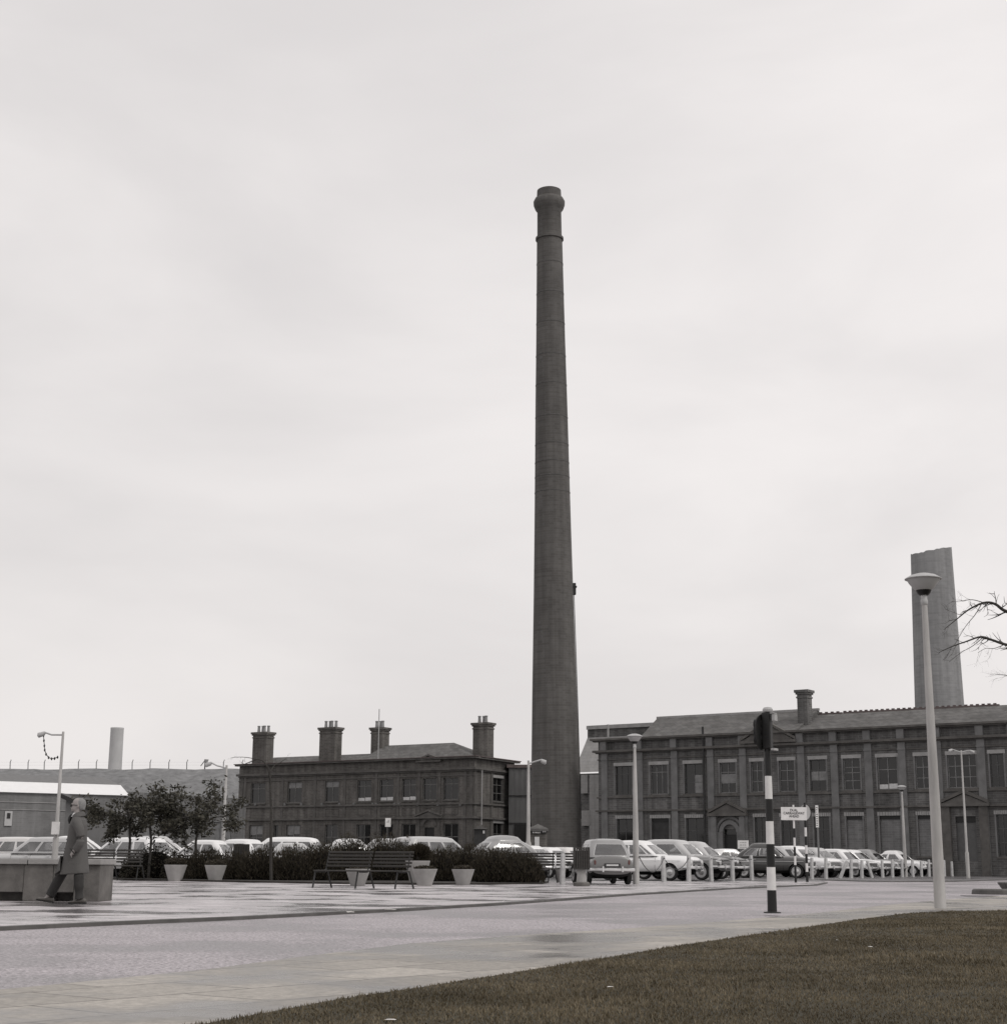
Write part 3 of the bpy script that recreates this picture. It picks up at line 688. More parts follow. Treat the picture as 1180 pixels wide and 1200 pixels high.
m = MB(); m.box(d1[0], d1[1], .18, .22, d1[2], fR.z(856, 979)); dd = m.obj('door', basic('dark door', g(0.02)), RB)
m = MB(); m.box(d1[0], d1[1], .2, .23, fR.z(856, 978.5), d1[3]); m.obj('fanlight', M_glassw, dd)
m = MB(); m.box(d2[0], d2[1], .18, .22, d2[2], d2[3] - .4); dd = m.obj('door', basic('grey boarding', g(0.11), .8, .2, 3), RB)
m = MB(); m.box(d2[0], d2[1], .12, .24, d2[3] - .4, d2[3] - .01); m.obj('painted_shade', M_black, dd)  # shade at the head of the opening, painted as a black strip
m = MB(); m.box(d2[0] - .9, d2[0] - .3, -.25, .04, 0, fR.z(1130, 943)).box(d2[1] + .3, d2[1] + .9, -.25, .04, 0, fR.z(1130, 943)); m.objs('door_surround', M_stone, RB)
dp = MB()
for x in (826.8,): u = fR.u(x); dp.tube([(u, -.25, .2), (u, -.25, HR + .6)], .09, 8)
dp.obj('downpipe', M_iron, RB)
# low dark plinth wall on the right part
# roof: slate slope behind parapet, ridge line
fq = Facade(fR.A + fR.n * (RW / 2), fR.A + fR.n * (RW / 2) + fR.dv)
def RU(x, y): return fq.uz(x, y)
ze = HR - .25
uS = fR.u(902, 855)
z_left = RU(845, 838.2)[1]; z_r1 = RU(940, 838.5)[1]; z_r2 = RU(1030, 833.8)[1]
r = MB()
def slope(m, u0, u1, zt, hip0=0, hip1=0):
    y0, y1 = .45, RW - .3; ym = RW / 2
    m.add([(u0, y0, ze), (u1, y0, ze), (u1, y1, ze), (u0, y1, ze), (u0 + hip0, ym, zt), (u1 - hip1, ym, zt)], [(0, 1, 5, 4), (2, 3, 4, 5), (1, 2, 5), (3, 0, 4)])
u768 = RU(770, 842)[0]
slope(r, fR.u(742, 862), uS + 1.5, z_left, u768 - fR.u(742, 862), 0)
u985 = RU(987, 836)[0]; uend = RU(1171, 826.5)[0]
slope(r, uS + 1.51, u985, z_r1); slope(r, u985 + .01, fR.L - .4, z_r2, 0, 2.5)
ro = r.obj('roof', M_slate, RB)
m = MB(); m.box(u768, uS + 1.6, RW / 2 - .12, RW / 2 + .12, z_left - .05, z_left + .13); m.obj('ridge', M_lint, ro)
m = MB()
def crest(u0, u1, z):
    m.box(u0, u1, RW / 2 - .1, RW / 2 + .1, z - .06, z + .08); n = int((u1 - u0) / .42)
    for k in range(n):
        a = u0 + (u1 - u0) * k / n; m.box(a, a + .22, RW / 2 - .05, RW / 2 + .05, z + .08, z + .17)
crest(uS + 1.6, u985, z_r1); crest(u985 + .1, uend, z_r2)
m.obj('crest_tiles', M_coping, ro)
fs = Facade(fR.A + fR.n * 3.2, fR.A + fR.n * 3.2 + fR.dv)
ua, zt = fs.uz(936.5, 809.5); ub, _ = fs.uz(948, 809.5)
stack(RB, (ua + ub) / 2, 3.2, ub - ua, .9, HR, zt, 0, mat=M_brickR)
# lean roof block left of the roof, behind the parapet
fk = Facade(fR.A + fR.n * 12.5 - fR.dv * 3, fR.A + fR.n * 12.5 + fR.dv * 40)
SH = thing('factory_shed', 'pale slated factory shed roof rising between the tall chimney and the works building', 'building', fk.A, fk.rz)
u0 = fk.u(672, 880); u1 = fk.u(768, 850); zt = fk.z(720, 846.2); zm = fk.z(690, 860); zb = fk.z(690, 905)
m = MB(); m.add([(u0, 0, zb), (u1, 0, zb), (u1, 2.5, zm), (u0, 2.5, zm)], [(0, 1, 2, 3)]); m.obj('roof', M_slateL, SH)
m = MB(); m.box(u0, u1, 2.4, 8, zm - .2, zt - .35).box(u0, u1, .4, 8, 0, zb - .1); m.obj('wall', M_brickR, SH)
m = MB(); m.box(u0, u1, 2.2, 8.2, zt - .34, zt); m.obj('parapet_coping', M_lint, SH)
m = MB()
for x, w_, ya, yb_ in ((684, .35, 908, 930), (693, .3, 908, 990), (686, .5, 950, 968), (699, .3, 908, 990)):
    u = fk.u(x, 930); m.box(u - w_, u + w_, .1, .39, max(0, fk.z(x, yb_)), fk.z(x, ya))
m.objs('cladding_panel', M_slateL, SH)
m = MB(); u, z = fk.uz(714.5, 849.5); m.tube([(u, -.3, fk.z(714, 864)), (u, -.3, z)], .09, 8); m.obj('vent_pipe', M_lint, SH)

# ================================================================== tall chimney
YC = 128.0
def cpx(y): # centre x
    return 0
pts = [(1003, 623, 682), (990, 623, 681.5), (900, 623.2, 679.6), (820, 624.4, 677.2), (760, 625.3, 675), (700, 626.2, 672.8), (620, 627, 670), (545, 627.6, 667.6), (470, 628.2, 665.4), (400, 628.8, 662.8), (340, 629.2, 661), (282, 629.6, 659.4)]
C0 = P(652.2, 1000, YC); C0 = Vector((C0.x, YC, 0))
TC = thing('factory_chimney', 'very tall round brick factory chimney with a flared crown standing between the two buildings', 'chimney', C0)
prof = []
for y, a, b_ in pts:
    z = Zat(640, y, YC); Zc = YC * math.cos(TH) + (z - CAMH) * math.sin(TH)
    prof.append((max((b_ - a) / 2 * Zc / F, .3), max(z, 0) if y < 1000 else 0.0))
zT = lambda y: Zat(645, y, YC)
Rp = lambda px, y: px * (YC * math.cos(TH) + (zT(y) - CAMH) * math.sin(TH)) / F
TC.rotation_euler = (0, -0.0108, 0)
m = MB(); m.lathe(prof, 48); m.obj('shaft', M_brickC, TC, smooth=True)
rt = prof[-1][0]; z0 = zT(282)
m = MB(); m.lathe([(rt, z0), (rt + .11, z0 + .06), (rt + .11, z0 + .26), (rt - .04, z0 + .34), (rt - .06, zT(248)), (rt + .12, zT(245)), (Rp(18.2, 238), zT(240.5)), (Rp(18.4, 238), zT(236.5)), (Rp(16.5, 234), zT(233)), (Rp(14.4, 230), zT(232)), (Rp(14.0, 225), zT(223.5)), (Rp(13, 224), zT(223)), (Rp(11.5, 224), zT(224)), (Rp(11.5, 224), zT(245))], 48)
cr_ = m.obj('crown', M_brickC, TC, smooth=True)
m = MB()
for y in (310, 345, 380, 418, 452, 490, 522, 543, 560, 578):
    z = zT(y); k = [i for i in range(len(prof) - 1) if prof[i][1] <= z <= prof[i + 1][1]][0]
    t = (z - prof[k][1]) / (prof[k + 1][1] - prof[k][1]); rr = prof[k][0] * (1 - t) + prof[k + 1][0] * t
    m.lathe([(rr + .0, z - .05), (rr + .02, z - .04), (rr + .02, z + .04), (rr, z + .05)], 48)
m.objs('iron_band', basic('banding', g(0.095, .03), .8, .3), TC, smooth=True)
z = zT(690); rr = Rp(23.2, 700)
m = MB(); m.box(rr - .1, rr + .22, -.25, .25, z - .5, z + .45); m.box(rr - .1, rr + .3, -.3, .3, z + .1, z + .2); bevel(m.obj('junction_box', M_iron, TC), .03)
m = MB(); m.tube([(rr*1.0+.05, 0, z), (Rp(26.5,820) + .03, 0, zT(820)), (Rp(29, 960) + .03, 0, zT(960))], .03, 6); m.obj('conductor', M_iron, TC)

# truncated tower right
YT = 135.0
c = P(1101, 830, YT); zTt = lambda y: Zat(1090, y, YT)
TT = thing('brick_stump_chimney', 'wide truncated brick chimney with a broken slanting top behind the works building roof', 'chimney', (c.x, YT, 0))
def Rt(px, y): return px * (YT * math.cos(TH) + (zTt(y) - CAMH) * math.sin(TH)) / F
n = 48; rings_ = []
for z, r_ in ((0, Rt(31, 1000)), (zTt(830), Rt(28, 830)), (zTt(740), Rt(25.8, 740)), (zTt(655), Rt(23.6, 655))):
    rings_.append([(r_ * math.cos(2*PI*k/n), r_ * math.sin(2*PI*k/n), z) for k in range(n)])
rj = random.Random(4); r_ = Rt(23.4, 648); top = []; top2 = []; low = []
for k in range(n):
    a = 2*PI*k/n; z = zTt(646) + .36 * math.cos(a - .5) + rj.uniform(-.06, .07); top.append((r_*math.cos(a), r_*math.sin(a), z)); top2.append(((r_-.6)*math.cos(a), (r_-.6)*math.sin(a), z - .05)); low.append(((r_-.6)*math.cos(a), (r_-.6)*math.sin(a), zTt(700)))
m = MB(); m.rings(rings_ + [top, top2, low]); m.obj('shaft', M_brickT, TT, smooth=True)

# pale concrete chimney left
YP = 190.0; c = P(131.5, 920, YP)
zz = lambda y: Zat(131, y, YP)
m = MB(); rp = lambda px, y: px * (YP * math.cos(TH) + (zz(y) - CAMH) * math.sin(TH)) / F
m.lathe([(rp(8.7, 1000), 0), (rp(8.0, 920), zz(920)), (rp(7.6, 855), zz(855)), (rp(7.9, 854), zz(854)), (rp(7.6, 853), zz(853)), (rp(6, 853), zz(853)), (rp(6, 860), zz(862))], 32)
tag(m.obj('concrete_chimney', basic('pale concrete stack', g(0.52, 0.0), .9, .12, .6), None, smooth=True, loc=(c.x + .2, YP, 0)), 'pale plain cylindrical concrete chimney behind the white roof at the left', 'chimney')

# ================================================================== embankment & left sheds
M_bank = basic('rough embankment', g(0.19, -.01), .95, .4, 1.1, bump=.5, bscale=6)
YE = 190.0
m = MB(); pts_ = []
for i in range(60):
    px = -300 + i * 12
    if px > 470: break
    yy = 900.5 + .5 * math.sin(i * .9) + (-1.2 if px > 180 else 0) * 0 + random.uniform(-.3, .3)
    p = P(px, yy, YE); pts_.append((p.x, p.z))
for (x, z) in pts_:
    pass
vs_ = []; fs_ = []; rows = [(YE - 26, 0.0), (YE - 16, .45), (YE - 6, .86), (YE - 1, .985), (YE + 2, 1.0), (YE + 30, .96)]
for j, (yy, k) in enumerate(rows):
    for i, (x, z) in enumerate(pts_): vs_.append((x, yy + random.uniform(-.6, .6), z * k + (random.uniform(-.25, .25) if 0 < j < 3 else 0)))
nn = len(pts_)
for j in range(len(rows) - 1):
    for i in range(nn - 1): fs_.append((j*nn+i, j*nn+i+1, (j+1)*nn+i+1, (j+1)*nn+i))
m.add(vs_, fs_); o = m.obj('embankment', M_bank, smooth=True); o['kind'] = 'structure'
FN = thing('boundary_fence', 'thin fence of cranked posts along the top of the long grey embankment', 'fence', (P(130, 901, YE).x, YE, 0))
x0 = FN.location.x; topw = []
for px in (-9, 12, 33, 52, 72, 92, 113, 134, 155, 176, 198, 219, 262, 284):
    b0 = P(px, 901, YE); h0 = P(px, 893.5, YE); t0 = P(px + 1.2, 890.5, YE); m = MB()
    m.tube([(b0.x - x0, 0, b0.z - .5), (h0.x - x0, 0, h0.z), (t0.x - x0, 0, t0.z)], .055, 5); m.obj('post', basic('fence post', g(.16), .8, .2), FN); topw.append((h0.x - x0, 0, h0.z))
m = MB()
for dz in (0, -.35): m.tube([(a, b, c + dz) for a, b, c in topw], .003, 4)
m.obj('wire', M_iron, FN)
FLt = thing('floodlight', 'small floodlight on a bracket at the top of the embankment left of the office building', 'light', P(240, 900, YE - .5))
m = MB(); m.tube([(0, 0, -.4), (0, 0, .9)], .07, 6).tube([(0, 0, .9), (-.5, 0, .2)], .05, 6); m.obj('bracket', M_iron, FLt)
m = MB(); m.lathe([(.12, -.25), (.28, .2), (.26, .25)], 12, (.15, 0, .75)); m.obj('lamp', M_cgrey, FLt, smooth=True)
# brick shed with white roof lights
S0 = G(40, 1022.5, 0); YS = 118.0
a = P(-260, 950, YS - 7); b_ = P(150, 950, YS + 6)
fS = Facade(Vector((a.x, YS - 7, 0)), Vector((b_.x, YS + 6, 0)))
SD = thing('brick_shed', 'long low grey brick shed with a broad white roof strip at the far left', 'building', fS.A, fS.rz)
uR = fS.u(150, 950); ut = lambda x, y: fS.uz(x, y)
z1 = fS.z(40, 929.8)
m = MB(); m.box(0, uR, 0, 9, 0, z1); m.obj('wall', brick('grey shed brick', g(.19, 0), g(.22, 0), g(.23), var=.2), SD)
fS2 = Facade(fS.A + fS.n * 2.2, fS.A + fS.n * 2.2 + fS.dv)
z2 = fS2.z(40, 917)
m = MB(); m.add([(0, -.2, z1 + .02), (uR, -.2, z1 + .02), (uR, 2.2, z2), (0, 2.2, z2)], [(0, 1, 2, 3)]); m.obj('roof', basic('white roof lights', g(.80), .5, .05, 2), SD)
fS3 = Facade(fS.A + fS.n * 6, fS.A + fS.n * 6 + fS.dv); z3 = fS3.z(60, 909.5)
m = MB(); m.add([(0, 2.2, z2 - .03), (uR, 2.2, z2 - .03), (uR, 6, z3), (0, 6, z3)], [(0, 1, 2, 3)]); m.obj('roof_slope', basic('grey sheet roof', g(.17), .8, .2), SD)
m = MB(); m.box(0, fS.u(68, 940), -.05, .02, fS.z(40, 941.2), fS.z(40, 940.4)).box(0, uR, -.05, .02, fS.z(40, 950), fS.z(40, 949.3)); m.obj('string_course', M_lint, SD)
# gabled lean-to
GZ = 112.0; gp = [P(78, 931, GZ), P(109, 943.5, GZ), P(118, 951, GZ), P(80, 950, GZ)]
LT = thing('lean_to_shed', 'small pale lean-to with a sloping dark edged roof behind the walking man', 'shed', (gp[0].x, GZ, 0))
m = MB(); x0 = gp[0].x; m.prism([(0, 0), (gp[2].x - x0, 0), (gp[2].x - x0, 2), (0, 2)], 0, gp[3].z); m.add([(0, 0, gp[3].z), (gp[2].x - x0, 0, gp[3].z), (gp[2].x - x0, 0, gp[1].z - .5), (0, 0, gp[0].z - .1), (0, 2, gp[3].z), (gp[2].x - x0, 2, gp[3].z), (gp[2].x - x0, 2, gp[1].z - .5), (0, 2, gp[0].z - .1)], [(0, 1, 2, 3), (1, 5, 6, 2), (4, 7, 6, 5)])
m.obj('wall', basic('pale render', g(.17), .85, .15, 1), LT)
m = MB(); dx = gp[2].x - x0; m.add([(-.5, -.3, gp[0].z + .1), (dx + .2, -.3, gp[1].z - .45), (dx + .2, 2.2, gp[1].z - .45), (-.5, 2.2, gp[0].z + .1), (-.5, -.3, gp[0].z - .2), (dx + .2, -.3, gp[1].z - .75), (dx + .2, 2.2, gp[1].z - .75), (-.5, 2.2, gp[0].z - .2)], [(0, 1, 2, 3), (4, 5, 6, 7), (0, 1, 5, 4), (1, 2, 6, 5), (3, 0, 4, 7)]); m.obj('roof', M_iron, LT)
# long grey wall between shed and office building
fW = Facade(P(106, 1000, 132).xy, P(286, 1000, 150).xy)
WB = thing('yard_building', 'plain dark grey building wall with small white framed windows behind the three leafy trees', 'building', fW.A, fW.rz)
wz = lambda x, y: fW.z(x, y)
hh = []
for x0_, x1_, y0_, y1_ in ((250.5, 259, 984, 963.5), (262.5, 271.5, 984, 963.5), (224, 234.5, 983, 964)):
    hh.append((fW.u(x0_, 970), fW.u(x1_, 970), max(.8, fW.z(x0_, y0_)), fW.z(x0_, y1_)))
wall_grid(0, fW.L, 0, fW.z(200, 931), hh).obj('wall', brick('yard brick', g(.17, 0), g(.20, 0), g(.21), var=.25), WB)
for h in hh: window(WB, fW, fW, h, cols=2, rows=(.5,), fr=.1, frame=basic('white window frame', g(.5), .6, .1), sill=False)
m = MB(); u = fW.u(208.5, 957); m.box(u - .55, u + .55, -.5, -.05, fW.z(208, 966), fW.z(208, 951.5)); m.box(u - .15, u + .15, -.35, -.05, 0, fW.z(208, 966)); m.obj('duct', basic('pale duct', g(.27), .7, .15), WB)
m = MB(); m.box(0, fW.L, .1, .6, 0, fW.z(200, 931) - .02); m.obj('roof', M_bank, WB)
# notice board on shed
m = MB(); u0, z0_ = ut(4.5, 968); u1, z1_ = ut(14.5, 951); m.box(u0, u1, -.1, -.02, z0_, z1_); nb = m.obj('notice_board', basic('notice', g(.5), .7, .1), SD)
m = MB(); m.box(u0 + .15, u1 - .15, -.13, -.1, (z0_ + z1_) / 2, (z0_ + z1_) / 2 + .4); m.obj('notice', M_iron, nb)

# ================================================================== corrugated shed and gatehouse
YK = 152.0
a = P(596, 950, YK); b_ = P(640, 950, YK)
CS = thing('corrugated_shed', 'grey corrugated metal shed in the gap between the office building and the tall chimney', 'shed', (a.x, YK, 0))
m = MB(); zt = P(612, 900, YK).z; Lx = b_.x - a.x; n = 60
for k in range(n):
    x = Lx * k / n; y = (.0 if k % 2 else .12); y2 = (.12 if k % 2 else .0)
    m.add([(x, y, 0), (x + Lx / n, y2, 0), (x + Lx / n, y2, zt), (x, y, zt)], [(0, 1, 2, 3)])
m.obj('cladding', basic('corrugated sheet', g(.26, 0), .7, .22, 1.5, streak=(2, 2, .4)), CS)
m = MB(); m.box(0, Lx, .15, 6, 0, zt - .05).box(0, Lx, -.05, .0, zt * .45, zt * .45 + .1).box(0, Lx, -.05, .0, zt * .72, zt * .72 + .1); m.obj('frame', M_iron, CS)
m = MB(); m.box(-.2, Lx, -.1, 6.2, zt, zt + .3); m.obj('roof', basic('rust roof', (.14, .115, .11), .8, .3), CS)
m = MB(); x = P(613, 970, YK).x - a.x; m.box(x - .8, x + .8, -.12, .0, 0, P(613, 966, YK).z); m.obj('door', M_black, CS)
YG = 112.0
GH = thing('gatehouse', 'small dark gatehouse with pyramid cap and sign strip at the foot of the tall chimney', 'kiosk', P(632, 1000, YG).xy.to_3d())
xw = lambda p: P(p, 980, YG).x - GH.location.x; zg = lambda y: Zat(632, y, YG)
m = MB(); m.box(xw(620), xw(641), 0, 1.6, 0, zg(972)); m.obj('wall', M_brickL, GH)
m = MB(); q0, q1 = xw(618.5), xw(642.5); zt = zg(971.5); m.add([(q0, -.2, zt), (q1, -.2, zt), (q1, 1.8, zt), (q0, 1.8, zt), ((q0+q1)/2, .8, zg(965.5)), (q0, -.2, zt - .15), (q1, -.2, zt - .15), (q1, 1.8, zt - .15), (q0, 1.8, zt - .15)], [(0, 1, 4), (1, 2, 4), (2, 3, 4), (3, 0, 4), (0, 5, 6, 1), (1, 6, 7, 2), (3, 8, 5, 0), (5, 8, 7, 6)]); m.obj('roof', M_slate, GH)
m = MB(); m.box(xw(626.5), xw(632), -.05, .0, .2, zg(981)); m.obj('door', M_curt, GH)
m = MB(); m.box(xw(623), xw(640), -.09, -.03, zg(977), zg(972.8)); sg = m.obj('sign_board', M_black, GH)
m = MB()
rj = random.Random(3)
def dashes(m, x0, x1, z0, z1, y):
    x = x0
    while x < x1:
        wd = rj.uniform(.06, .13); m.box(x, min(x + wd, x1), y - .01, y, z0, z1); x += wd + .035
dashes(m, xw(623.6), xw(634), zg(974.6), zg(973.2), -.09); dashes(m, xw(624), xw(633.6), zg(976.8), zg(975.4), -.09); dashes(m, xw(635.6), xw(639.5), zg(975.6), zg(973.2), -.09)
m.obj('lettering', M_white, sg)
# pay hut left of it
YH = 118.0
PH = thing('parking_hut', 'low dark hut with a small white notice beneath the pale downpipe of the office building', 'kiosk', P(563, 1000, YH).xy.to_3d())
xh = lambda p: P(p, 980, YH).x - PH.location.x; zh = lambda y: Zat(563, y, YH)
m = MB(); m.box(xh(555.5), xh(569.5), 0, 1.6, 0, zh(972)); m.obj('wall', M_iron, PH)
m = MB(); m.box(xh(554), xh(571.5), -.2, 1.8, zh(972), zh(970.6)).box(xh(559), xh(566.5), .3, 1.2, zh(970.6), zh(968.6)); m.obj('roof', M_slate, PH)
m = MB(); m.box(xh(565.8), xh(568), -.05, 0, zh(977), zh(973.6)); m.obj('notice', M_white, PH)
# ================================================================== bowl lamps on concrete posts
M_bowl = basic('lamp bowl', g(0.42), 0.4, 0.12, 3, spec=.5)
def bowl_lamp(px, pyb, ptop, label, k=1.0, group='bowl topped lamp posts'):
    b = G(px, pyb); H = Zat(px, ptop, b.y)
    t = thing('street_lamp', label, 'street lamp', b, 0, group)
    s = H / 5.25
    m = MB(); m.lathe([(.092*s*k, 0), (.088*s*k, .5*s), (.080*s*k, 1.6*s), (.062*s*k, 3.3*s), (.046*s, H - .50*s)], 14); m.obj('post', M_lampconc, t, smooth=True)
    m = MB(); m.lathe([(.05*s, H - .52*s), (.058*s, H - .51*s), (.058*s, H - .44*s), (.05*s, H - .43*s), (.05*s, H - .34*s)], 14); m.obj('collar', M_cgrey, t, smooth=True)
    m = MB(); m.lathe([(.07*s, H - .36*s), (.10*s, H - .33*s), (.13*s, H - .27*s), (.12*s, H - .262*s)], 20); hb = m.obj('lamp_holder', M_black, t, smooth=True)
    m = MB(); m.lathe([(.10*s, H - .30*s), (.16*s, H - .25*s), (.23*s, H - .16*s), (.262*s, H - .10*s)], 28); m.obj('bowl', M_bowl, t, smooth=True)
    m = MB(); m.lathe([(.262*s, H - .105*s), (.292*s, H - .10*s), (.292*s, H - .09*s), (.20*s, H - .035*s), (.1*s, H - .008*s), (.02*s, H)], 28); m.obj('cap', M_cgrey, t, smooth=True)
    return t
L1 = bowl_lamp(1102, 1065, 672, 'tall tapering concrete lamp post with a bowl top standing at the corner of the lawn', 1.0)
bowl_lamp(745.5, 1036.5, 860, 'pale lamp post with a bowl top beside the white saloon and the small estate', 1.25)
bowl_lamp(1061.5, 1027.8, 920.5, 'small distant bowl topped lamp post among the leaning bollards at the right', 1.15)

# ================================================================== arm lamps (thin steel)
def arm_lamp(name, px, pyb_depth, ptop, arms, label, garland=False, col_=None):
    Y = pyb_depth; pt_ = P(px, 1000, Y); H = Zat(px, ptop, Y)
    t = thing(name, label, 'street lamp', (pt_.x, Y, 0), 0, 'tall steel lamp posts with side arms')
    r = .075
    m = MB(); m.lathe([(r * 1.5, 0), (r * 1.5, 1.4), (r, 1.5), (r * .6, H)], 10); m.obj('post', M_lampconc if not col_ else col_, t, smooth=True)
    for (hx, hy) in arms:
        hp = P(hx, hy, Y); dx = hp.x - pt_.x; m = MB()
        m.tube([(0, 0, H - .12), (dx * .5, 0, H - .02 if not garland else H - .12), (dx * .85, 0, hp.z + .12)], .035, 6); a = m.obj('arm', M_cgrey, t)
        m = MB(); sg = 1 if dx > 0 else -1; m.tube([(dx * .78, 0, hp.z + .12), (dx * .86, 0, hp.z + .06), (dx * 1.08, 0, hp.z), (dx * 1.12, 0, hp.z)], [.04, .085, .095, .03], 10); m.obj('lamp_head', M_bowl, a, smooth=True)
    if garland:
        gp = [P(x, y, Y) for x, y in ((51, 862), (51.5, 868), (52, 874), (52.4, 879), (54, 884), (57, 888), (60.5, 889.3), (64, 889), (67.5, 887.5))]
        m = MB(); m.tube([(p.x - pt_.x, 0, p.z) for p in gp], .015, 4)
        for p in gp: m.lathe([(.015, .05), (.035, 0), (.028, -.04), (.01, -.06)], 6, (p.x - pt_.x, 0, p.z))
        m.obj('bulb_string', M_iron, t)
        m = MB(); bx = P(62, 970, Y); m.box(-.13, .13, -.22, -.09, bx.z - .25, bx.z + .2); m.obj('control_box', M_white, t)
    return t
arm_lamp('arm_street_lamp', 64.5, 58, 857.5, [(47, 862)], 'tall pale arm lamp post behind the walking man with a looped string of bulbs', True)
arm_lamp('arm_street_lamp', 261, 66, 897, [(243, 897)], 'thin pale arm lamp post at the left end of the office building')
arm_lamp('arm_street_lamp', 619, 62, 891.5, [(638, 894)], 'thin pale arm lamp post in front of the foot of the tall chimney')
arm_lamp('arm_street_lamp', 1133, 92, 879.5, [(1113, 880.5), (1140, 882)], 'twin armed grey lamp post in front of the pedimented bay at the right')

# ================================================================== traffic signal
def striped(par, r0, r1, H, zs, name='pole'):
    """zs: heights of the colour changes from the ground up, starting black"""
    m = MB(); zz = [0] + zs + [H]
    for i in range(len(zz) - 1):
        a, b = zz[i], zz[i + 1]; ra = r0 + (r1 - r0) * a / H; rb_ = r0 + (r1 - r0) * b / H
        o = len(m.v); m.lathe([(ra, a), (rb_, b)], 16, mi=i % 2)
    return m.obj(name, [M_black, M_white], par, smooth=True)
b = G(905, 1070.5); SY = b.y
ts = thing('traffic_signal', 'traffic signal seen from the side on a black and white striped pole', 'traffic light', b)
zS = lambda y: Zat(898, y, SY)
striped(ts, .066, .044, zS(878), [zS(1043.5), zS(1016.5), zS(989.5), zS(962.8), zS(936.6), zS(909.7)])
m = MB(); m.lathe([(.12, 0), (.12, .015), (.08, .02)], 14); m.obj('base_plate', M_iron, ts)
hd = MB(); z0, z1 = zS(880), zS(832)
ang = math.radians(-16)
Rm = Matrix.Rotation(ang, 4, 'Z')
# target board: rounded oval plate facing away to the left and slightly toward us
def oval(m, y0, y1, rx, z0, z1, n=28, x=0.0, mi=0):
    ri = []
    for yy in (y0, y1):
        R = []
        for k in range(n):
            a = 2 * PI * k / n; cx = rx * math.cos(a); hz = (z1 - z0) / 2
            cz = (hz - rx) * (1 if math.sin(a) > 0.001 else -1 if math.sin(a) < -.001 else 0) + rx * math.sin(a) + (z0 + z1) / 2
            R.append((x + cx, yy, cz))
        ri.append(R)
    m.rings(ri, mi=mi)
zt = zS(838)
hroot = MB(); hroot.box(-.06, .06, -.07, .06, z0 + .02, z1 - .04)
rzh = math.radians(58)
h = hroot.obj('signal_head', M_black, ts, rot=(0, 0, rzh)); bevel(h, .02)
m = MB(); oval(m, .062, .078, .27, z0 - .01, zt + .01); m.obj('target_board', M_black, h)
m = MB(); oval(m, .0785, .082, .255, z0 + .01, zt - .01); m.obj('board_back', basic('board back', g(.02), .5, .2), h)
m = MB(); oval(m, .045, .055, .30, z0 - .02, zt + .02)
for k, zc_ in enumerate([z1 - .2, (z0 + z1) / 2, z0 + .16]):
    q = MB(); q.lathe([(.075, .05), (.08, .17), (.072, .17), (.065, .1), (.06, .09)], 16, (0, 0, zc_ - .0), 'y'); q.obj('hood', M_black, h, smooth=True)
m = MB(); m.lathe([(.07, z1 - .03), (.075, z1), (.055, z1 + .03), (.01, z1 + .04)], 14, (0, -.02, 0)); m.obj('cap', M_cgrey, h)
m = MB(); m.box(-.05, .05, -.14, -.10, z1 - .16, z1 - .07).box(-.07, .07, -.13, -.08, z0 + .0, z0 + .03).box(-.07, .07, -.13, -.08, z1 - .06, z1 - .05); m.obj('bracket', M_cgrey, h)

# ================================================================== signs on striped poles
fnt = None
def text_mesh(name, s, size, mat, parent, loc, rz=0.0, sp=1.0):
    cu = bpy.data.curves.new(name, 'FONT'); cu.body = s; cu.size = size; cu.align_x = 'CENTER'; cu.align_y = 'CENTER'; cu.extrude = .003; cu.space_line = sp; cu.offset = size * .012
    tmp = bpy.data.objects.new(name + '_tmp', cu); col.objects.link(tmp)
    dg = bpy.context.evaluated_depsgraph_get(); me = bpy.data.meshes.new_from_object(tmp.evaluated_get(dg)); bpy.data.objects.remove(tmp)
    me.materials.clear(); me.materials.append(mat); me.name = name
    return link(name, me, parent, loc, (PI / 2, 0, rz))
b = G(932.5, 1034.5); Y = b.y; zf = lambda y: Zat(928, y, Y)
sg = thing('road_sign', 'white rectangular sign reading DUAL CARRIAGEWAY AHEAD on a thin striped pole', 'road sign', b)
striped(sg, .047, .036, zf(943.5), [zf(1014), zf(1003.5), zf(993), zf(982), zf(971)])
w_ = (942.5 - 912) * Y * math.cos(TH) / F / 2
m = MB(); m.box(-w_, w_, -.07, -.045, zf(961.5), zf(946.2)); o = m.obj('sign_board', M_white, sg, rot=(0, 0, math.radians(2)))
zc_ = (zf(961.5) + zf(946.2)) / 2
text_mesh('lettering', 'DUAL\nCARRIAGEWAY\nAHEAD', .135, M_black, o, (0, -.073, zc_ + .012), 0, .85)
for ch in KIDS(o): ch.scale = (.86, 1, 1)
o2 = MB(); o2.box(-w_ + .3, w_ - .3, -.045, -.03, zc_ + .03, zc_ + .06); o2.obj('bracket', M_cgrey, sg)
b = G(946, 1034); Y = b.y; zf = lambda y: Zat(943, y, Y)
sg = thing('round_road_sign', 'round pale sign seen edge on, its striped pole right of the dual carriageway sign', 'road sign', b)
striped(sg, .052, .045, zf(941), [zf(1022), zf(1012), zf(1001), zf(991), zf(980.5), zf(970)])
m = MB(); m.lathe([(.29, 0), (.3, .01), (.3, .03), (.29, .04)], 28, (.12, .07, zf(952)), 'y'); m.obj('sign_disc', basic('sign back', g(.38), .6, .15), sg, rot=(0, 0, math.radians(38)), smooth=True)
b = G(960.3, 1028.5, 0); Y = b.y; zf = lambda y: Zat(958, y, Y)
sg = thing('sign_post', 'thin grey post carrying a narrow white plate, beyond the striped sign poles', 'signpost', b)
m = MB(); m.lathe([(.055, 0), (.055, zf(970)), (.05, zf(947))], 10); m.obj('pole', M_iron if 0 else basic('grey pole', g(.16), .6, .25), sg, smooth=True)
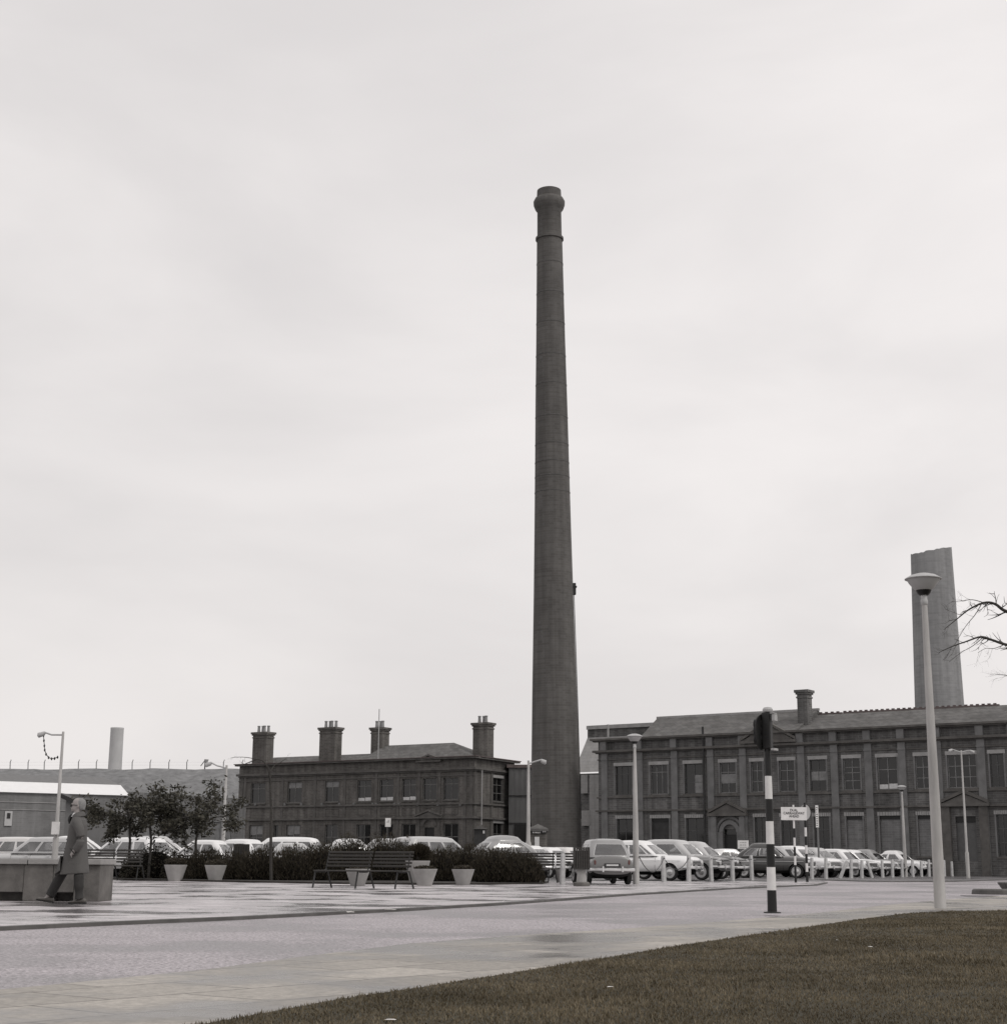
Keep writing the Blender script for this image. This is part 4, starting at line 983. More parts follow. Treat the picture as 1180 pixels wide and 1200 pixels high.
m = MB(); m.box(-.11, .05, -.09, -.06, zf(970), zf(944)); pb = m.obj('plate', M_white, sg)
m = MB(); rj = random.Random(5)
for k in range(9): m.box(-.09, -.09 + rj.uniform(.05, .11), -.094, -.09, zf(968 - k * 2.6), zf(968 - k * 2.6) + .035)
m.obj('lettering', M_black, pb)
# small keep-left bollard with signal at far right
b = G(1161, 1024.5); Y = b.y; zf = lambda y: Zat(1160, y, Y)
sg = thing('distant_signal', 'distant round backed signal on a short striped pole at the far right', 'traffic light', b)
striped(sg, .09, .08, zf(981), [zf(1014), zf(1009), zf(1003), zf(996), zf(990)])
m = MB(); m.lathe([(.02, -.06), (.26, -.05), (.28, 0), (.26, .05), (.02, .06)], 20, (0, 0, zf(977.5)), 'y'); m.obj('target_board', M_black, sg, smooth=True)
m = MB(); m.box(-.45, -.3, -.08, .08, zf(978.5) - .08, zf(978.5) + .1); m.obj('lamp', M_white, sg)
b = G(1157, 1024.2); Y = b.y; zf = lambda y: Zat(1157, y, Y)
sg = thing('keep_left_bollard', 'white illuminated traffic bollard with an arrow disc at the far right', 'bollard', b)
q = .42; m = MB(); m.box(-q, q * .6, -.12, .12, .05, zf(1009)); m.box(-q, q, -.14, .14, 0, .06); m.box(q * .6, q, -.1, .1, .05, zf(1017)); o = m.obj('body', M_white, sg); bevel(o, .05)
m = MB(); m.lathe([(.2, -.14), (.2, -.12)], 20, (-.06, 0, zf(1013.5)), 'y'); d = m.obj('disc', M_iron, sg)
m = MB(); m.add([(-.16, -.145, zf(1013.5)), (-.03, -.145, zf(1013.5) + .12), (-.03, -.145, zf(1013.5) - .12)], [(0, 1, 2)]).box(-.03, .08, -.146, -.141, zf(1013.5) - .03, zf(1013.5) + .03); m.obj('arrow', M_white, d)

# ================================================================== bollards with chain
BA = G(778, 1034); BB = G(1116, 1027.2); bd = (BB - BA).normalized()
def on_line(px, A=BA, d=bd):
    """point of the bollard line seen in column px (near the ground)"""
    r = ray(px, 1030); t = (A.x * d.y - A.y * d.x) / (r.x * d.y - r.y * d.x); return Vector((r.x * t, r.y * t, 0))
M_boll = basic('bollard concrete', g(.50, 0), .8, .25, 3, bump=.3)
def bollard_mesh():
    m = MB(); s = .068; rs = []
    for z, k in ((0, 1.12), (.3, 1.08), (.92, .95), (.99, .8), (1.0, .5)):
        rs.append([(s * k * x, s * k * y, z) for x, y in ((-1, -.7), (-.7, -1), (.7, -1), (1, -.7), (1, .7), (.7, 1), (-.7, 1), (-1, .7))])
    m.rings(rs); return m.mesh('bollard', [M_boll])
bme = bollard_mesh()
labels = {659: 'white concrete bollard beside the dark litter bin and the bench', 778: 'white bollard directly right of the pale lamp post, first of the chained row', 807: 'white bollard in front of the white saloon headlight', 833.5: 'white bollard in front of the grey saloon nose', 858.5: 'white bollard in front of the dark two tone car',
    881: 'white bollard at the rear wheel of the dark saloon', 951.5: 'white bollard between the round sign and the narrow sign post', 968: 'white bollard by the chrome grille of the white saloon', 990: 'knocked white bollard leaning to the right behind the sign posts', 997.5: 'upright white bollard just right of the right leaning one', 1010: 'white bollard just left of the left leaning one',
    1022: 'knocked white bollard leaning to the left in the far row', 1034.5: 'white bollard just right of the left leaning one', 1046: 'white bollard second left of the small bowl lamp', 1057.5: 'white bollard directly left of the small bowl lamp', 1070: 'white bollard directly right of the small bowl lamp', 1080: 'white bollard second right of the small bowl lamp', 1089: 'white bollard at the rear of the last pale car', 1107: 'white bollard just right of the tall foreground lamp post', 1116: 'last white bollard standing alone in front of the brick works'}
bpos = {}
for px, lab in labels.items():
    p = G(659, 1036.5) if px == 659 else on_line(px)
    o = bpy.data.objects.new('bollard', bme); col.objects.link(o); o.location = p; bpos[px] = p
    o.scale = (1, 1, 1.0 + .05 * math.sin(px)); o.rotation_euler = (0.02 * math.sin(px * 3), 0.03 * math.sin(px * 7), .4)
    if px == 990: o.rotation_euler = (0.1, .42, .3); o.location.x -= .25
    if px == 1022: o.rotation_euler = (0, -.28, .3)
    tag(o, lab, 'bollard', 'white bollards along the car park edge')
def chain(a, b, sag, label):
    m = MB(); pts_ = []
    for k in range(17):
        t = k / 16; pts_.append(a.lerp(b, t) + Vector((0, -.11, .88 - sag * 4 * t * (1 - t))))
    m.tube(pts_, .016, 5); tag(m.obj('bollard_chain', M_iron), label, 'chain', 'chains slung between the bollards')
lamp2 = G(745.5, 1036.5)
chain(lamp2 + Vector((.1, 0, 0)), bpos[778], .5, 'dark chain slung in a deep loop across the door of the white saloon')
chain(bpos[778], bpos[807], .42, 'dark chain slung from the first to the second chained bollard')
chain(bpos[833.5], bpos[858.5], .06, 'taut dark chain between the third and fourth chained bollards')
chain(bpos[858.5], bpos[881], .05, 'taut dark chain ending at the dark saloon rear wheel')

# ================================================================== benches
def bench(px, pyb, L, rz, label, hgt=1.0, legs=(-.46, 0.02, .46), shift=.0):
    b = G(px, pyb); t = thing('park_bench', label, 'bench', b, rz, 'dark slatted benches on the plaza')
    m = MB()
    for k in range(4): m.box(-L/2, L/2, -.26 + k * .115, -.26 + k * .115 + .085, .41 * hgt, .445 * hgt)
    bevel(m.obj('seat', M_wood, t), .008, 1)
    for q0, q1 in ((-.45, .045), (.065, .5)):
        m = MB()
        for k in range(5):
            z = (.52 + k * .085) * hgt; y = .22 + k * .035; m.box(L * q0, L * q1, y, y + .028, z, z + .055 * hgt)
        bevel(m.obj('backrest', M_wood, t), .008, 1)
    for q in legs:
        m = MB(); x = L * q
        for dx in (-.13, .13):
            pass
        m.tube([(x - .06, -.22, .42 * hgt), (x - .1, -.27, 0)], .022, 6); m.obj('leg', M_iron, t)
        m = MB(); m.tube([(x + .06, .2, .42 * hgt), (x + .16, .26, 0)], .024, 6); m.obj('leg', M_iron, t)
        m = MB(); m.tube([(x, -.24, .40 * hgt), (x, .2, .40 * hgt), (x, .26, .55 * hgt), (x, .40, .92 * hgt)], .02, 6); m.obj('bracket', M_iron, t)
    return t
bench(424, 1041.5, 2.5, math.radians(-22), 'long dark slatted bench before the planters, its back in two panels', 1.0)
bench(130, 1032, 2.0, math.radians(12), 'dark slatted bench at the far left, right of the walking man', 1.1)
bench(645, 1034.8, 2.6, math.radians(-8), 'dark slatted bench beside the litter bin at the right end of the shrubs', 1.1)

# ================================================================== planters
M_planter = basic('white concrete planter', g(.34, .02), .8, .2, 3, bump=.35)
def cone_planter(px, pyb, rt_, h, label, plant=None):
    b = G(px, pyb); t = thing('cone_planter', label, 'planter', b, 0, 'pale conical concrete planters')
    rb_ = rt_ * .56; m = MB()
    m.lathe([(rb_, 0), (rb_ + .01, .02), (rt_ * .98, h * .93), (rt_, h * .97), (rt_, h), (rt_ - .05, h), (rt_ - .07, h - .06), (.02, h - .07)], 28); m.obj('pot', M_planter, t, smooth=True)
    return b
planters = [(205, 1033.0, .37, .52, 'pale conical planter in front of the shrubs beneath the right leafy tree'), (252, 1033.6, .35, .52, 'shaded conical planter half hidden by the shrubs left of the bare sapling'),
            (419, 1038.2, .35, .46, 'pale conical planter partly hidden behind the middle legs of the long bench'), (489, 1036.8, .38, .70, 'taller pale planter carrying a round dark bush behind the right end of the bench'),
            (497.5, 1038.4, .36, .47, 'short pale conical planter standing in front of the taller one beside the bench'), (542.5, 1037.6, .34, .46, 'pale conical planter standing alone right of the bench in front of the shrubs'), (657, 1034.2, .18, .45, 'narrow pale conical planter under the bench beside the litter bin')]
ppos = [cone_planter(*p) for p in planters]

# ================================================================== litter bins
def bin_(px, pyb, w_, z0, z1, label):
    b = G(px, pyb); t = thing('litter_bin', label, 'litter bin', b, .12, 'square dark slatted litter bins')
    m = MB(); n = 6
    for s in range(4):
        for k in range(n):
            a = -w_ + (2 * w_) * k / n; Mx = Matrix.Rotation(s * PI / 2, 4, 'Z'); m.box(a + .008, a + 2 * w_ / n - .008, -w_ - .02, -w_, z0, z1, Mx)
    bevel(m.obj('slats', M_wood, t), .004, 1)
    m = MB(); m.box(-w_ + .01, w_ - .01, -w_ + .01, w_ - .01, z0 + .03, z1 - .1); m.obj('liner', M_black, t)
    m = MB(); m.lathe([(.16, 0.1), (.12, z0)], 12); m.obj('post', M_planter, t)
    m = MB(); m.lathe([(.24, 0), (.25, .03), (.25, .09), (.2, .12), (.1, .12)], 20); m.obj('base', M_conc, t, smooth=True)
bin_(681.5, 1038.8, .20, .48, 1.12, 'square dark slatted litter bin on a round base beside the small estate car')
bin_(281.5, 1031.3, .26, .55, 1.25, 'dark litter bin rising from the shrubs left of the bare sapling')

# ================================================================== concrete seat wall at the left
WY = 25.6
cR = P(116, 1050, WY); cL = P(-150, 1050, WY); wl = thing('concrete_wall', 'low broad concrete seat wall with thick pale capping slabs behind the walking man', 'wall', (cR.x, WY, 0), 0)
zc1 = .655
x_ = lambda px: P(px, 1040, WY).x - cR.x
m = MB(); m.box(x_(-200), x_(27) , 0, .9, .14, .57).box(x_(-200), x_(27), .35, .9, 0, .14).box(x_(27) + .002, x_(61), -.012, .9, 0, .57).box(x_(61) + .002, x_(86), 0, .9, .14, .57).box(x_(61) + .002, x_(86), .35, .9, 0, .14).box(x_(86) + .002, x_(116), .008, .9, 0, .57)
bevel(m.obj('body', M_conc, wl), .012, 2)
M_cap = basic('capping slab', g(.30, .02), .8, .2, 2.5, bump=.4)
xs = [x_(-200), x_(-120), x_(-45), x_(31), x_(118)]
for k in range(4):
    m = MB(); m.box(xs[k] + .006, xs[k + 1] - .006, -.05, .95, .572, zc1 + .002 * k); bevel(m.obj('capping', M_cap, wl), .012, 2)
# white notice on pole in front of the office building
b = P(454, 1000, 75); t = thing('white_notice', 'small square white notice on a thin pole in front of the office building', 'sign', (b.x, 75, 0))
m = MB(); m.tube([(0, 0, 0), (0, 0, Zat(454, 959, 75))], .03, 6); m.obj('pole', M_iron, t)
z0, z1 = Zat(454, 969.3, 75), Zat(454, 959, 75); m = MB(); m.box(-.13, .13, -.05, -.03, z0, z1); q = m.obj('plate', M_white, t)
m = MB(); m.box(-.06, .06, -.055, -.05, z0 + .2, z0 + .24).box(.0, .05, -.055, -.05, z0 + .24, z0 + .32); m.obj('symbol', M_cgrey, q)
b = P(871, 1000, 88); t = thing('white_notice', 'white rectangular notice board beside the arched door of the works building', 'sign', (b.x, 88, 0))
z0, z1 = Zat(871, 995, 88), Zat(871, 985.2, 88); ww = 6.2 * 88 / F; m = MB(); m.box(-ww, ww, -.05, -.02, z0, z1); q = m.obj('plate', M_white, t)
m = MB(); m.box(-ww + .03, -ww + .08, -.02, .03, 0, z0).box(ww - .08, ww - .03, -.02, .03, 0, z0); m.obj('leg', M_iron, t)
m = MB(); rj = random.Random(8)
for k in range(3): dashes(m, -ww * .6, ww * .6, z1 - .14 - k * .13, z1 - .09 - k * .13, -.052)
m.obj('lettering', M_cgrey, q)
# traffic island stones and painted drain shadow at the far right
b = G(1168, 1048.5, ZR); t = MB(); t.rings([[(.62*math.cos(a)*k, .5*math.sin(a)*k, z) for a in [2*PI*i/20 for i in range(20)]] for z, k in ((0, 1), (.1, .97), (.13, .9))]); tag(t.obj('traffic_island', M_kerb, loc=b), 'dark kerbed end of a traffic island at the right edge of the road', 'traffic island')
b = G(1192, 1047, ZR); t = thing('stone_trough', 'dark tapering trough cut off by the right edge of the photo', 'planter', b)
m = MB(); m.rings([[(.42*k*sx, .3*k*sy, z) for sx, sy in ((-1,-1),(1,-1),(1,1),(-1,1))] for z, k in ((0, .65), (.25, 1), (.28, 1))]); bevel(m.obj('trough', M_kerb, t), .02)
b = G(1149, 1050.5, ZR + .004); m = MB(); m.box(-.4, .4, -.25, .25, 0, .008); tag(m.obj('drain_shadow', M_iron, loc=b), 'dark plate painted as a drain shadow in the road near the right edge', 'drain cover')  # thin dark plate put in as the shadow of a drain
# ================================================================== vegetation
M_leafT = leafmat('dark tree leaves', (0.022, 0.021, 0.016), (0.095, 0.090, 0.070))
M_shrub = leafmat('dark heathy shrub', (0.018, 0.015, 0.010), (0.075, 0.064, 0.046))
M_shrub2 = leafmat('mid shrub', (0.02, 0.018, 0.013), (0.065, 0.058, 0.042))
def leaf_quad(m, c, s, rj):
    d = Vector((rj.gauss(0, 1), rj.gauss(0, 1), rj.gauss(0, .7))).normalized(); e = d.cross(Vector((rj.gauss(0, 1), rj.gauss(0, 1), rj.gauss(0, 1)))).normalized()
    m.add([c - d * s, c + e * s * .45, c + d * s, c - e * s * .45], [(0, 1, 2, 3)])
def branch_tree(rj, trunk_h, h, rad, nb=9, r0=.05):
    """returns trunk MB and leaf anchor points"""
    m = MB(); anchors = []
    tp = [Vector((0, 0, 0))]
    for k in range(1, 6): tp.append(Vector((rj.uniform(-.012, .012) * k, rj.uniform(-.012, .012) * k, trunk_h * k / 5)))
    m.tube(tp, [r0 * 1.25, r0, r0 * .92, r0 * .88, r0 * .85, r0 * .8], 8)
    def grow(p, d, L, r, lev):
        pts_ = [p]; q = p.copy(); dd = d.copy()
        for k in range(4):
            dd = (dd + Vector((rj.uniform(-.25, .25), rj.uniform(-.25, .25), rj.uniform(-.2, .12)))).normalized(); q = q + dd * L / 4; pts_.append(q.copy())
        m.tube(pts_, [r, r * .85, r * .7, r * .55, r * .4], 5)
        if lev == 0: anchors.extend(pts_[1:]); return
        for k in range(3):
            i = rj.choice([2, 3, 4]); nd = (dd + Vector((rj.uniform(-.9, .9), rj.uniform(-.9, .9), rj.uniform(-.45, .35)))).normalized(); grow(pts_[i], nd, L * .62, r * .5, lev - 1)
        anchors.append(pts_[-1])
    for k in range(nb):
        a = 2 * PI * k / nb + rj.uniform(-.3, .3); el = rj.uniform(.05, .65)
        d = Vector((math.cos(a) * math.cos(el), math.sin(a) * math.cos(el), math.sin(el))); grow(tp[-1] - Vector((0, 0, rj.uniform(0, .25))), d, rad * rj.uniform(.7, 1.0), r0 * .5, 2)
    return m, anchors
def leafy(px, Yd, base_z, h, trunk_h, rad, seed, label, nleaf=2600):
    rj = random.Random(seed); b = P(px, 1010, Yd); t = thing('leafy_tree', label, 'tree', (b.x, Yd, 0), 0, 'small round headed trees behind the plaza')
    m, an = branch_tree(rj, trunk_h, h, rad)
    m.obj('trunk', M_bark, t, smooth=True)
    lm = MB()
    for k in range(nleaf):
        a = rj.choice(an)
        c = a + Vector((rj.gauss(0, .11), rj.gauss(0, .11), rj.gauss(0, .08)))
        leaf_quad(lm, c, rj.uniform(.045, .10), rj)
    lm.obj('crown', M_leafT, t); return t
leafy(151, 56, 0, 3.6, 2.15, 1.35, 3, 'left one of the three small leafy trees, just right of the walking man', 2700)
leafy(175, 55.5, 0, 3.7, 2.25, 1.3, 5, 'middle one of the three small leafy trees', 2500)
leafy(229.5, 55.5, 0, 3.5, 2.15, 1.3, 9, 'right one of the three small leafy trees, nearest the office building', 2300)

def shrub(c, rx, ry, h, seed, label, mat, n=3800, kind='heath', ht=(0.0, 1.0)):
    rj = random.Random(seed); m = MB(); 
    for k in range(n):
        a = rj.uniform(0, 2 * PI); rr = math.sqrt(rj.random()); x = math.cos(a) * rr; y = math.sin(a) * rr
        top = h * math.sqrt(max(0.02, 1 - (rr ** 2.4))) * (1 + .16 * math.sin(x * 5 + seed) * math.cos(y * 4 + seed * 2)) * rj.uniform(.82, 1.08)
        z = top * (rj.random() ** .55) if kind == 'heath' else top * rj.random() ** .7
        p = Vector((x * rx, y * ry, z))
        if kind == 'heath':
            d = Vector((x * .5 + rj.gauss(0, .3), y * .5 + rj.gauss(0, .3), 1)).normalized(); s = rj.uniform(.07, .17); e = d.cross(Vector((rj.gauss(0, 1), rj.gauss(0, 1), .1))).normalized() * rj.uniform(.008, .02)
            m.add([p - e, p + e, p + d * s], [(0, 1, 2)])
        else: leaf_quad(m, p, rj.uniform(.03, .06), rj)
    # woody stems inside
    sm = MB()
    for k in range(26):
        a = rj.uniform(0, 2 * PI); q = rj.uniform(.2, .85); tp = Vector((math.cos(a) * rx * q, math.sin(a) * ry * q, h * .75 * math.sqrt(1 - q * q)))
        sm.tube([Vector((tp.x * .4, tp.y * .4, 0)), Vector((tp.x * .8, tp.y * .8, tp.z * .5)), tp], [.02, .014, .008], 4)
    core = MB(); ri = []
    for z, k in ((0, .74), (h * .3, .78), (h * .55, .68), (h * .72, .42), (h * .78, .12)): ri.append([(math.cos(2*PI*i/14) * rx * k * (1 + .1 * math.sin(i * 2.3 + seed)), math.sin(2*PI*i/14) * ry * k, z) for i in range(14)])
    t = thing('shrub', label, 'shrub', (c[0], c[1], 0 if len(c) < 3 else c[2]), 0, 'dark shrubs in the planting bed')
    m.obj('foliage', mat, t); core.rings(ri); core.obj('shade_core', M_core, t); sm.obj('stem', M_bark, t); return t
M_core = basic('painted inner shade', g(.010, .1), 1.0, .5, 12, bump=1, bscale=25, spec=0.05)  # near-black colour paints the shade between the leaves onto a solid core
# planting bed
bed = MB(); bp = [G(145, 1031.8), G(300, 1034.8), G(400, 1036.4), G(520, 1037.2), G(636, 1036.6), Vector((1.6, 55, 0)), Vector((-15, 58, 0))]
bed.prism([(p[0], p[1]) for p in bp], .0, .05); o = bed.obj('planting_bed', M_soil); o['kind'] = 'structure'
sh = [ # px, py base, halfwidth px, top y, label, mat, kind
 (180, 1031.5, 24, 991, 'leafy low shrub under the left and middle leafy trees', 1, 'leaf'),
 (160, 1031.3, 18, 1002, 'low leafy shrub directly behind the right end of the far bench', 1, 'leaf'),
 (210, 1032, 20, 999, 'small leafy shrub behind the leftmost conical planter', 1, 'leaf'),
 (242, 1032.5, 24, 999, 'dark shrub behind the shaded conical planter', 0, 'heath'),
 (272, 1033, 26, 1003, 'dark heathy shrub in front of the left litter bin', 0, 'heath'),
 (306, 1033.5, 27, 996, 'dark heathy shrub at the foot of the bare sapling, left side', 0, 'heath'),
 (344, 1034, 28, 996, 'dark heathy shrub just right of the bare sapling', 0, 'heath'),
 (378, 1034, 26, 990, 'dark heathy shrub behind the left end of the long bench', 0, 'heath'),
 (412, 1034, 27, 984.5, 'tall dark shrub behind the middle of the long bench', 0, 'heath'),
 (450, 1034, 28, 982.5, 'tallest dark shrub behind the right panel of the long bench', 0, 'heath'),
 (478, 1034, 20, 990, 'dark shrub behind the tall planter', 0, 'heath'),
 (518, 1035, 24, 997, 'dark shrub between the tall planter and the lone planter', 0, 'heath'),
 (548, 1035, 26, 993.5, 'dark shrub directly behind the lone conical planter', 0, 'heath'),
 (580, 1036.3, 27, 996, 'dark shrub in front of the round backed estate car', 0, 'heath'),
 (610, 1036.6, 25, 1003, 'low dark shrub at the right end of the planting bed', 0, 'heath')]
for i, (px, py, hwp, ty, lab, mi, kd) in enumerate(sh):
    b = G(px, py); b = P(px, py, b.y + 1.0); b.z = 0; s = F / (b.y * math.cos(TH))
    shrub((b.x, b.y, .02), hwp / s * 1.12, .95, Zat(px, ty, b.y) * 1.03, 20 + i, lab, M_shrub2 if mi else M_shrub, 5200 if kd == 'heath' else 2600, kd)
# plants in planters
def potplant(b, rx, h, z0, seed, label, n, kd, group='plants growing in the conical planters'):
    rj = random.Random(seed); m = MB()
    for k in range(n):
        v = Vector((rj.gauss(0, 1), rj.gauss(0, 1), rj.gauss(0, 1))).normalized() * rj.random() ** .4
        p = Vector((v.x * rx, v.y * rx, z0 + h * .5 + v.z * h * .5))
        if kd == 'ball':
            d = (v + Vector((0, 0, .5))).normalized(); e = d.cross(Vector((rj.gauss(0, 1), rj.gauss(0, 1), .1))).normalized() * rj.uniform(.006, .014); m.add([p - e, p + e, p + d * rj.uniform(.05, .12)], [(0, 1, 2)])
        else: leaf_quad(m, p, rj.uniform(.02, .05), rj)
    t = thing('potted_plant', label, 'plant', b, 0, group)
    m.obj('foliage', M_shrub, t)
    s = MB(); s.tube([(0, 0, z0 - .1), (.02, 0, z0 + h * .3), (0, 0, z0 + h * .6)], [.03, .025, .015], 5); s.obj('stem', M_bark, t)
potplant(ppos[3], .40, .52, .66, 1, 'round dark clipped bush in the taller planter', 5200, 'ball')
potplant(ppos[4], .31, .14, .42, 2, 'thin dark growth in the short planter beside the bench', 900, 'leaf')
potplant(ppos[5], .29, .16, .42, 3, 'low dark growth in the lone planter right of the bench', 900, 'leaf')
potplant(ppos[0], .36, .30, .46, 4, 'leafy growth in the leftmost conical planter', 1100, 'leaf')
potplant(ppos[2], .30, .12, .40, 5, 'low growth in the planter behind the long bench', 500, 'leaf')
potplant(ppos[1], .36, .25, .46, 6, 'dark growth in the shaded planter left of the sapling', 900, 'leaf')

# bare sapling
def bare(name, loc, label, paths, seed, r0=.04, twig=1.0, group=None):
    rj = random.Random(seed); t = thing(name, label, 'tree', loc)
    tr = MB(); cr_ = MB()
    for i, (pts_, ra, rb_) in enumerate(paths):
        n = len(pts_); rads = [ra + (rb_ - ra) * k / (n - 1) for k in range(n)]
        # smooth path
        P2 = []; 
        for k in range(n - 1):
            a = Vector(pts_[max(k - 1, 0)]); b = Vector(pts_[k]); c = Vector(pts_[k + 1]); d = Vector(pts_[min(k + 2, n - 1)])
            for q in range(5):
                s = q / 5; P2.append((.5 * ((2 * b) + (-a + c) * s + (2 * a - 5 * b + 4 * c - d) * s * s + (-a + 3 * b - 3 * c + d) * s ** 3), rads[k] + (rads[k + 1] - rads[k]) * s))
        P2.append((Vector(pts_[-1]), rads[-1]))
        (tr if i == 0 else cr_).tube([p for p, r in P2], [r for p, r in P2], 7)
        if i > 0 and twig:
            def tw(p, d, L, r, lev):
                q = p.copy(); pp = [q.copy()]; dd = d.normalized()
                for k in range(5): dd = (dd + Vector((rj.gauss(0, .22), rj.gauss(0, .22), rj.gauss(0, .2)))).normalized(); q = q + dd * L / 5; pp.append(q.copy())
                cr_.tube(pp, [r * (1 - .15 * j) for j in range(6)], 4)
                if lev > 0:
                    for j in range(3): i2 = rj.randint(1, 4); tw(pp[i2], dd + Vector((rj.gauss(0, .8), rj.gauss(0, .8), rj.gauss(0, .8))), L * .55, r * .6, lev - 1)
            for k in range(6, len(P2) - 1, 2 if len(P2) < 40 else 3):
                p, r = P2[k]; dr_ = (P2[min(k + 1, len(P2) - 1)][0] - P2[k - 1][0]).normalized(); sc = .42 * twig
                tw(p, dr_ + Vector((rj.gauss(0, .6), rj.gauss(0, .6), rj.gauss(0, .6))), sc * rj.uniform(.5, 1.2), r * .45, 1)
    tr.obj('trunk', M_bark, t, smooth=True); cr_.obj('crown', M_bark, t, smooth=True); return t
Ys = 52; s0 = P(319, 1000, Ys); q = lambda x, y, dy=0: tuple(P(x, y, Ys + dy) - Vector((s0.x, Ys, 0)))
bare('bare_sapling', (s0.x, Ys, 0), 'thin bare sapling rising from the dark shrubs in front of the office building', [
    ([(0, 0, 0), q(317.5, 985), q(318, 950), q(316.8, 925), q(316.5, 903)], .055, .03),
    ([q(316.6, 908), q(311, 895), q(303, 890), q(292, 893.5), q(284, 897)], .03, .008),
    ([q(305, 891), q(290, 888), q(278, 887.5), q(270, 888.5)], .014, .004),
    ([q(316.5, 905, .2), q(322, 897, .4), q(330, 893, .5), q(336, 888, .6)], .018, .005),
    ([q(316.8, 918), q(314.5, 905, -.4), q(313, 895, -.6)], .018, .005)], 3, twig=.55)
# bare tree entering from the right edge
Yt = 19.0; t0 = P(1262, 1060, Yt); q = lambda x, y, dy=0: tuple(P(x, y, Yt + dy) - Vector((t0.x, Yt, 0)))
bare('bare_tree', (t0.x, Yt, 0), 'bare tree whose drooping twigs reach in from the right edge before the brick stump chimney', [
    ([(0, 0, 0), (.03, 0, 1.2), (-.05, .05, 2.2), (0, .1, 3.2), (.05, .1, 4.3)], .13, .06),
    ([(0, .1, 3.0), q(1215, 725), q(1180, 717), q(1166, 708), q(1153, 706.5), q(1136, 714), q(1122, 725), q(1106, 738)], .028, .003),
    ([q(1155, 707), q(1140, 703, .3), q(1128, 704, .4), q(1115, 705, .5)], .006, .002),
    ([q(1150, 708, -.1), q(1143, 720, -.3), q(1131, 735, -.3), q(1118, 757, -.2)], .006, .002),
    ([(0, .1, 2.7), q(1220, 765), q(1180, 756), q(1162, 750), q(1149, 746.5), q(1132, 752), q(1115, 758), q(1100, 765)], .024, .003),
    ([q(1152, 747), q(1140, 757, .2), q(1126, 765, .3), q(1112, 776, .3)], .005, .002),
    ([q(1178, 755), q(1165, 760, -.3), q(1155, 760, -.5), q(1146, 765, -.6)], .005, .002),
    ([(.02, .1, 3.8), q(1235, 660), q(1225, 600, .5), (0.3, .4, 6.3)], .05, .01),
    ([(.04, .1, 4.2), (.8, .3, 4.9), (1.6, .2, 5.2), (2.3, .1, 4.9)], .04, .006),
    ([(.02, .1, 3.4), (.9, -.4, 3.9), (1.7, -.6, 3.9), (2.4, -.7, 3.5)], .04, .006),
    ([(.05, .1, 4.0), (.6, .8, 4.7), (1.2, 1.4, 5.0), (1.8, 2.0, 4.7)], .04, .006),
    ([q(1200, 795), q(1185, 793, .2), q(1177, 791, .2), q(1166, 790, .2)], .005, .002)], 12, twig=.55)
